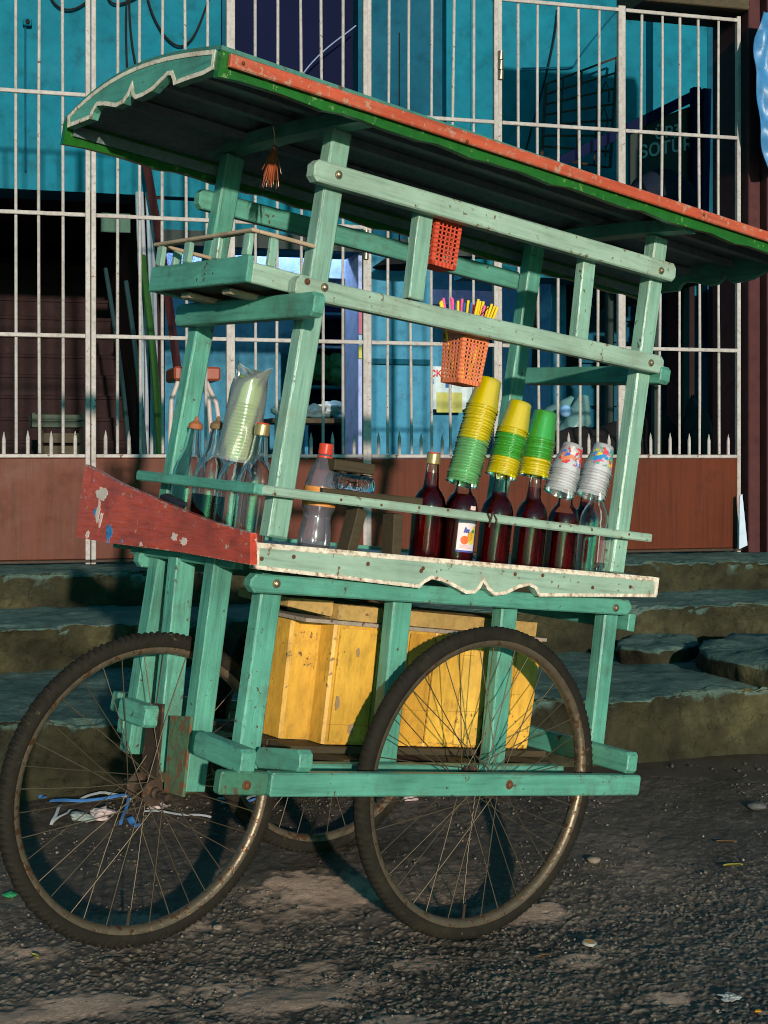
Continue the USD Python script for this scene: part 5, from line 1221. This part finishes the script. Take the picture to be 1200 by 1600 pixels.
for i, (x, y, c) in enumerate(sx):
    px, py = 560 + x / 4.615, 380 + y / 4.615
    vt = .022 + .034 * ((i * 37) % 10) / 10 if px > 728 else .068 - .05 * np.clip((px - 694) / 32, 0, 1)
    tpnt = N(px, py, vt); a_ = np.clip((px - 690) / 90, .1, .9)
    bpnt = bpt(.36 + .4 * a_, (.3 + .4 * ((i * 53) % 10) / 10) if px > 728 else .62, .96)
    single("drinking_straw", tube([bpnt, bpnt * .5 + tpnt * .5, tpnt], .0031, 8), STRAW[c], f"{cn[c]} drinking straw standing in the orange basket", "straw", smooth=40, space=c2w, group=f"{cn[c]} straws in the basket")
# tassel hanging from the roof bearer
p0 = N(427, 198, .19) ; p1 = N(431, 300, .19)
ts = thing("orange_tassel", "frayed orange tassel hanging from the front roof bearer", "tassel", c2w(p1))
part(ts, "string", tube([p0, N(429, 212, .19), N(430, 232, .19)], .0016, 6), bare_wood, space=c2w)
or_m = thin("orange_fibre", (0.55, 0.14, 0.05), clear=.15, trans=.4)
fb = []
for k in range(46):
    a_ = rng.uniform(0, 2 * np.pi); q = N(429, 230, .19); e = rng.uniform(.25, 1)
    ln = rng.uniform(.6, 1.05)
    fb.append(tube([q, q + [math.cos(a_) * .006, math.sin(a_) * .006, -.02 * ln], q + [math.cos(a_) * .014 * e, math.sin(a_) * .014 * e, -.05 * ln], q + [math.cos(a_) * .022 * e, math.sin(a_) * .022 * e, -.085 * ln]], [.0016, .0014, .0011, .0006], 5))
part(ts, "fibres", join(fb), or_m, smooth=True, space=c2w, kind="stuff")
part(ts, "knot", place(trimesh.creation.icosphere(2, .006), N(429, 231, .19), (0, 0, 1)), or_m, smooth=True, space=c2w)
# dark cloth on the red board, plate at the right end of the table
cl = tube([Eu(x, y, -.60) for x, y in ((253, 777), (262, 778), (273, 784), (284, 789), (291, 788))], [.006, .010, .008, .009, .004], 10)
single("dark_rag", cl, plain("dark_blue_rag", (0.012, 0.016, 0.028), rough=.9), "small dark rag lying over the red board's edge", "rag", smooth=60, space=c2w)
pq = N(985, 899, .06)
single("blue_plate", place(lathe([(0, 0), (.028, .0), (.044, .006), (.046, .0075), (.043, .0072), (.027, .0016), (0, .0014)], 32), (pq[0] - .01, .06, wt(pq[0]) - .003), (0, 0, 1)), plain("blue_plate_plastic", (0.08, 0.35, 0.55), rough=.2), "pale blue plastic plate at the table's right end", "plate", smooth=40, space=c2w)

# ------------------------------------------------------------------ litter on the street
def ribbon(pts, w, m, label, grp, cat="plastic strip", name="plastic_strip"):
    P = np.array([G(x, y) + [0, 0, z] for x, y, z in pts]); t = np.linspace(0, 1, len(P)); tt = np.linspace(0, 1, 12)
    P = np.stack([np.interp(tt, t, P[:, i]) for i in range(3)], 1); P[:, 2] += .003 * np.sin(tt * 9) + .004
    d = np.gradient(P, axis=0); s = np.cross(d, [0, -.5, 1]); s /= np.linalg.norm(s, axis=1)[:, None]
    up_ = np.array([0, 0, .0008])
    v = np.vstack([P - s * w / 2, P + s * w / 2, P - s * w / 2 + up_, P + s * w / 2 + up_]); i = np.arange(11)
    q = np.vstack([np.stack([i, i + 12, i + 13, i + 1], 1), np.stack([i + 24, i + 25, i + 37, i + 36], 1), np.stack([i, i + 1, i + 25, i + 24], 1), np.stack([i + 12, i + 36, i + 37, i + 13], 1)])
    single(name, (v, q), m, label, cat, smooth=60, group=grp)
GRP = "raffia strips by the lowest step"
WL, BL = "white raffia strip in the litter heap behind the front wheel", "blue raffia strip in the litter heap behind the front wheel"
for pts, w, c in (([(78, 1254, .0), (120, 1264, .015), (192, 1256, .02), (208, 1248, .0)], .010, "b"), ([(205, 1246, .01), (198, 1270, .015), (188, 1292, .0)], .008, "b"), ([(95, 1266, .01), (88, 1282, .015), (80, 1292, 0)], .008, "w"), ([(80, 1290, .0), (105, 1278, .012), (112, 1268, .0)], .006, "w"),
                  ([(122, 1254, .0), (160, 1250, .02), (205, 1252, .0)], .008, "w"), ([(200, 1280, .0), (216, 1298, .005)], .016, "b"), ([(60, 1246, .0), (70, 1256, .01)], .010, "b"), ([(225, 1270, 0), (280, 1276, .005), (330, 1280, 0)], .006, "w"), ([(340, 1250, 0), (372, 1262, .01), (400, 1246, 0)], .008, "w"), ([(345, 1258, .0), (420, 1252, .006)], .006, "b")):
    ribbon(pts, w, straw_lit if c == "w" else blue_lit, WL if c == "w" else BL, ("white " if c == "w" else "blue ") + GRP)
def crumple(x, y, r, m, label, name="crumpled_paper", cat="litter", flat=.5, seed=0):
    rg = np.random.default_rng(seed); b = trimesh.creation.icosphere(2, 1.0); v = np.asarray(b.vertices); p = G(x, y)
    k = meshkit.fbm(v * 1.3 + seed * 3.7); k = (k - k.mean()) / k.std()
    v = v * (1 + (.07 if name == "pebble" else .2) * k + rg.normal(0, .02 if name == "pebble" else .09, len(v)))[:, None] * [r * 1.15, r, r * flat]
    single(name, (v + p + [0, 0, r * flat * .6], np.asarray(b.faces)), m, label, cat, smooth=60 if name == "pebble" else False)
pap = plain("pinkish_paper", (0.42, 0.34, 0.34), rough=.8); grp_ = plain("grey_paper", (0.22, 0.26, 0.26), rough=.8)
crumple(157, 1276, .026, pap, "crumpled pinkish paper in the litter heap", seed=1); crumple(125, 1280, .022, grp_, "crumpled grey wrapper in the litter heap", seed=2)
crumple(245, 1262, .018, pap, "small crumpled paper beside the front hub", seed=3); crumple(640, 1248, .016, pap, "small pink litter under the near wheel's left rim", seed=4)
stone_m = plain("beige_stone", (0.17, 0.14, 0.11), rough=.8); dstone = plain("dark_stone", (0.08, 0.08, 0.08), rough=.8)
crumple(928, 1347, .014, stone_m, "small beige stone right of the near wheel", "pebble", "pebble", .6, 5); crumple(340, 1452, .009, stone_m, "tiny beige pebble at the foot of the front wheel", "pebble", "pebble", .7, 6)
crumple(1182, 1263, .022, dstone, "dark grey stone near the right edge", "pebble", "pebble", .5, 7); crumple(1142, 1560, .015, plain("white_scrap", (0.28, 0.3, 0.3), rough=.6), "white plastic scrap at the lower right", "plastic_scrap", "litter", .35, 8)
crumple(1185, 1582, .005, plain("orange_scrap", (0.6, 0.25, 0.02), rough=.6), "tiny orange scrap at the lower right corner", "plastic_scrap", "litter", .5, 9)
crumple(15, 1400, .012, plain("green_scrap", (0.02, 0.2, 0.08), rough=.6), "small green scrap left of the front wheel", "plastic_scrap", "litter", .4, 10)
p = G(921, 1477); 
bc = thing("bottle_cap", "flattened gold bottle cap on the asphalt in front of the cart", "bottle cap", p)
part(bc, "shell", place(lathe([(0, .004), (.013, .004), (.015, .002), (.0165, 0)], 24), p + [0, 0, .004], (0.1, -.1, 1)), plain("pale_cap", (0.5, .45, .4), rough=.4, metallic=.5), smooth=40)
part(bc, "disc", place(lathe([(0, .0046), (.010, .0044)], 20), p + [0, 0, .004], (0.1, -.1, 1)), plain("gold_disc", (0.4, .2, .06), rough=.4))
def leaf(x, y, l, ang, m, label):
    p = G(x, y) + [0, 0, .006]; t = np.linspace(-1, 1, 9); w = (1 - t * t) * l * .18 + .0006
    d = np.array([math.cos(ang), math.sin(ang), 0]); s = np.array([-d[1], d[0], 0])
    top = p + t[:, None] * d * l / 2 + s * w[:, None] + [0, 0, .004]; mid = p + t[:, None] * d * l / 2; bot = p + t[:, None] * d * l / 2 - s * w[:, None] + [0, 0, .004]
    i = np.arange(8); q = np.vstack([np.stack([i + 9, i + 10, i + 1, i], 1), np.stack([i + 18, i + 19, i + 10, i + 9], 1)])
    single("fallen_leaf", (np.vstack([top, mid, bot]), q), m, label, "leaf", smooth=True)
yl = plain("yellow_leaf", (0.34, 0.28, 0.05), rough=.6); bl_ = plain("brown_leaf", (0.16, 0.09, 0.04), rough=.7)
leaf(1145, 1357, .05, .2, yl, "narrow yellow leaf on the street at the right"); leaf(1135, 1320, .05, -.1, bl_, "dry brown leaf on the dark street behind the cart")
leaf(850, 1500, .03, .5, bl_, "small brown leaf in front of the near wheel"); leaf(55, 1500, .03, -.9, yl, "yellow straw bit left of the front wheel's foot")

# loose grit over the street: one mass nobody could count
ico = trimesh.creation.icosphere(0, 1.0); iv, if_ = np.asarray(ico.vertices), np.asarray(ico.faces)
def grit(n, lo, hi, xr, yr, m, name, label, keep=None):
    pts = np.column_stack([rng.uniform(*xr, n * 3), rng.uniform(*yr, n * 3)])
    d = pts[:, 1] - 0.2867 * pts[:, 0]
    ok = d < 4.12
    cl_ = meshkit.fbm(np.column_stack([pts * 4.5, np.zeros(len(pts))])); ok &= rng.random(len(pts)) < np.clip(.35 + 1.2 * (cl_ - cl_.mean()) / cl_.std(), .05, 1)
    if keep is not None: ok &= keep(d)
    pts = pts[ok][:n]; vs, fs = [], []
    for k, (x, y) in enumerate(pts):
        r_ = lo + (hi - lo) * rng.random() ** 3
        v = iv * rng.uniform(.6, 1.2, (len(iv), 1)) * r_ * [1, rng.uniform(.6, 1), rng.uniform(.45, .8)]
        a_ = rng.uniform(0, 6.28); v = v @ np.array([[math.cos(a_), math.sin(a_), 0], [-math.sin(a_), math.cos(a_), 0], [0, 0, 1]])
        vs.append(v + [x, y, float(ramp_d(x, y)) + r_ * .2]); fs.append(if_ + k * len(iv))
    single(name, (np.vstack(vs), np.vstack(fs)), m, label, "gravel", kind="stuff")
grit_m = plain("street_grit", (0.13, 0.105, 0.085), rough=.6, var=.75, scale=60, spec=.4)
grit(4600, .0012, .0048, (-1.0, 1.15), (2.5, 4.2), grit_m, "loose_gravel", "loose grit and small gravel scattered over the street")
grit(1300, .002, .009, (-1.3, 1.6), (3.4, 4.7), plain("dark_grit", (0.05, 0.05, 0.042), rough=.8, var=.7, scale=60), "step_rubble", "dark crumbs and dirt gathered along the foot of the lowest step", keep=lambda d: d > 3.95)
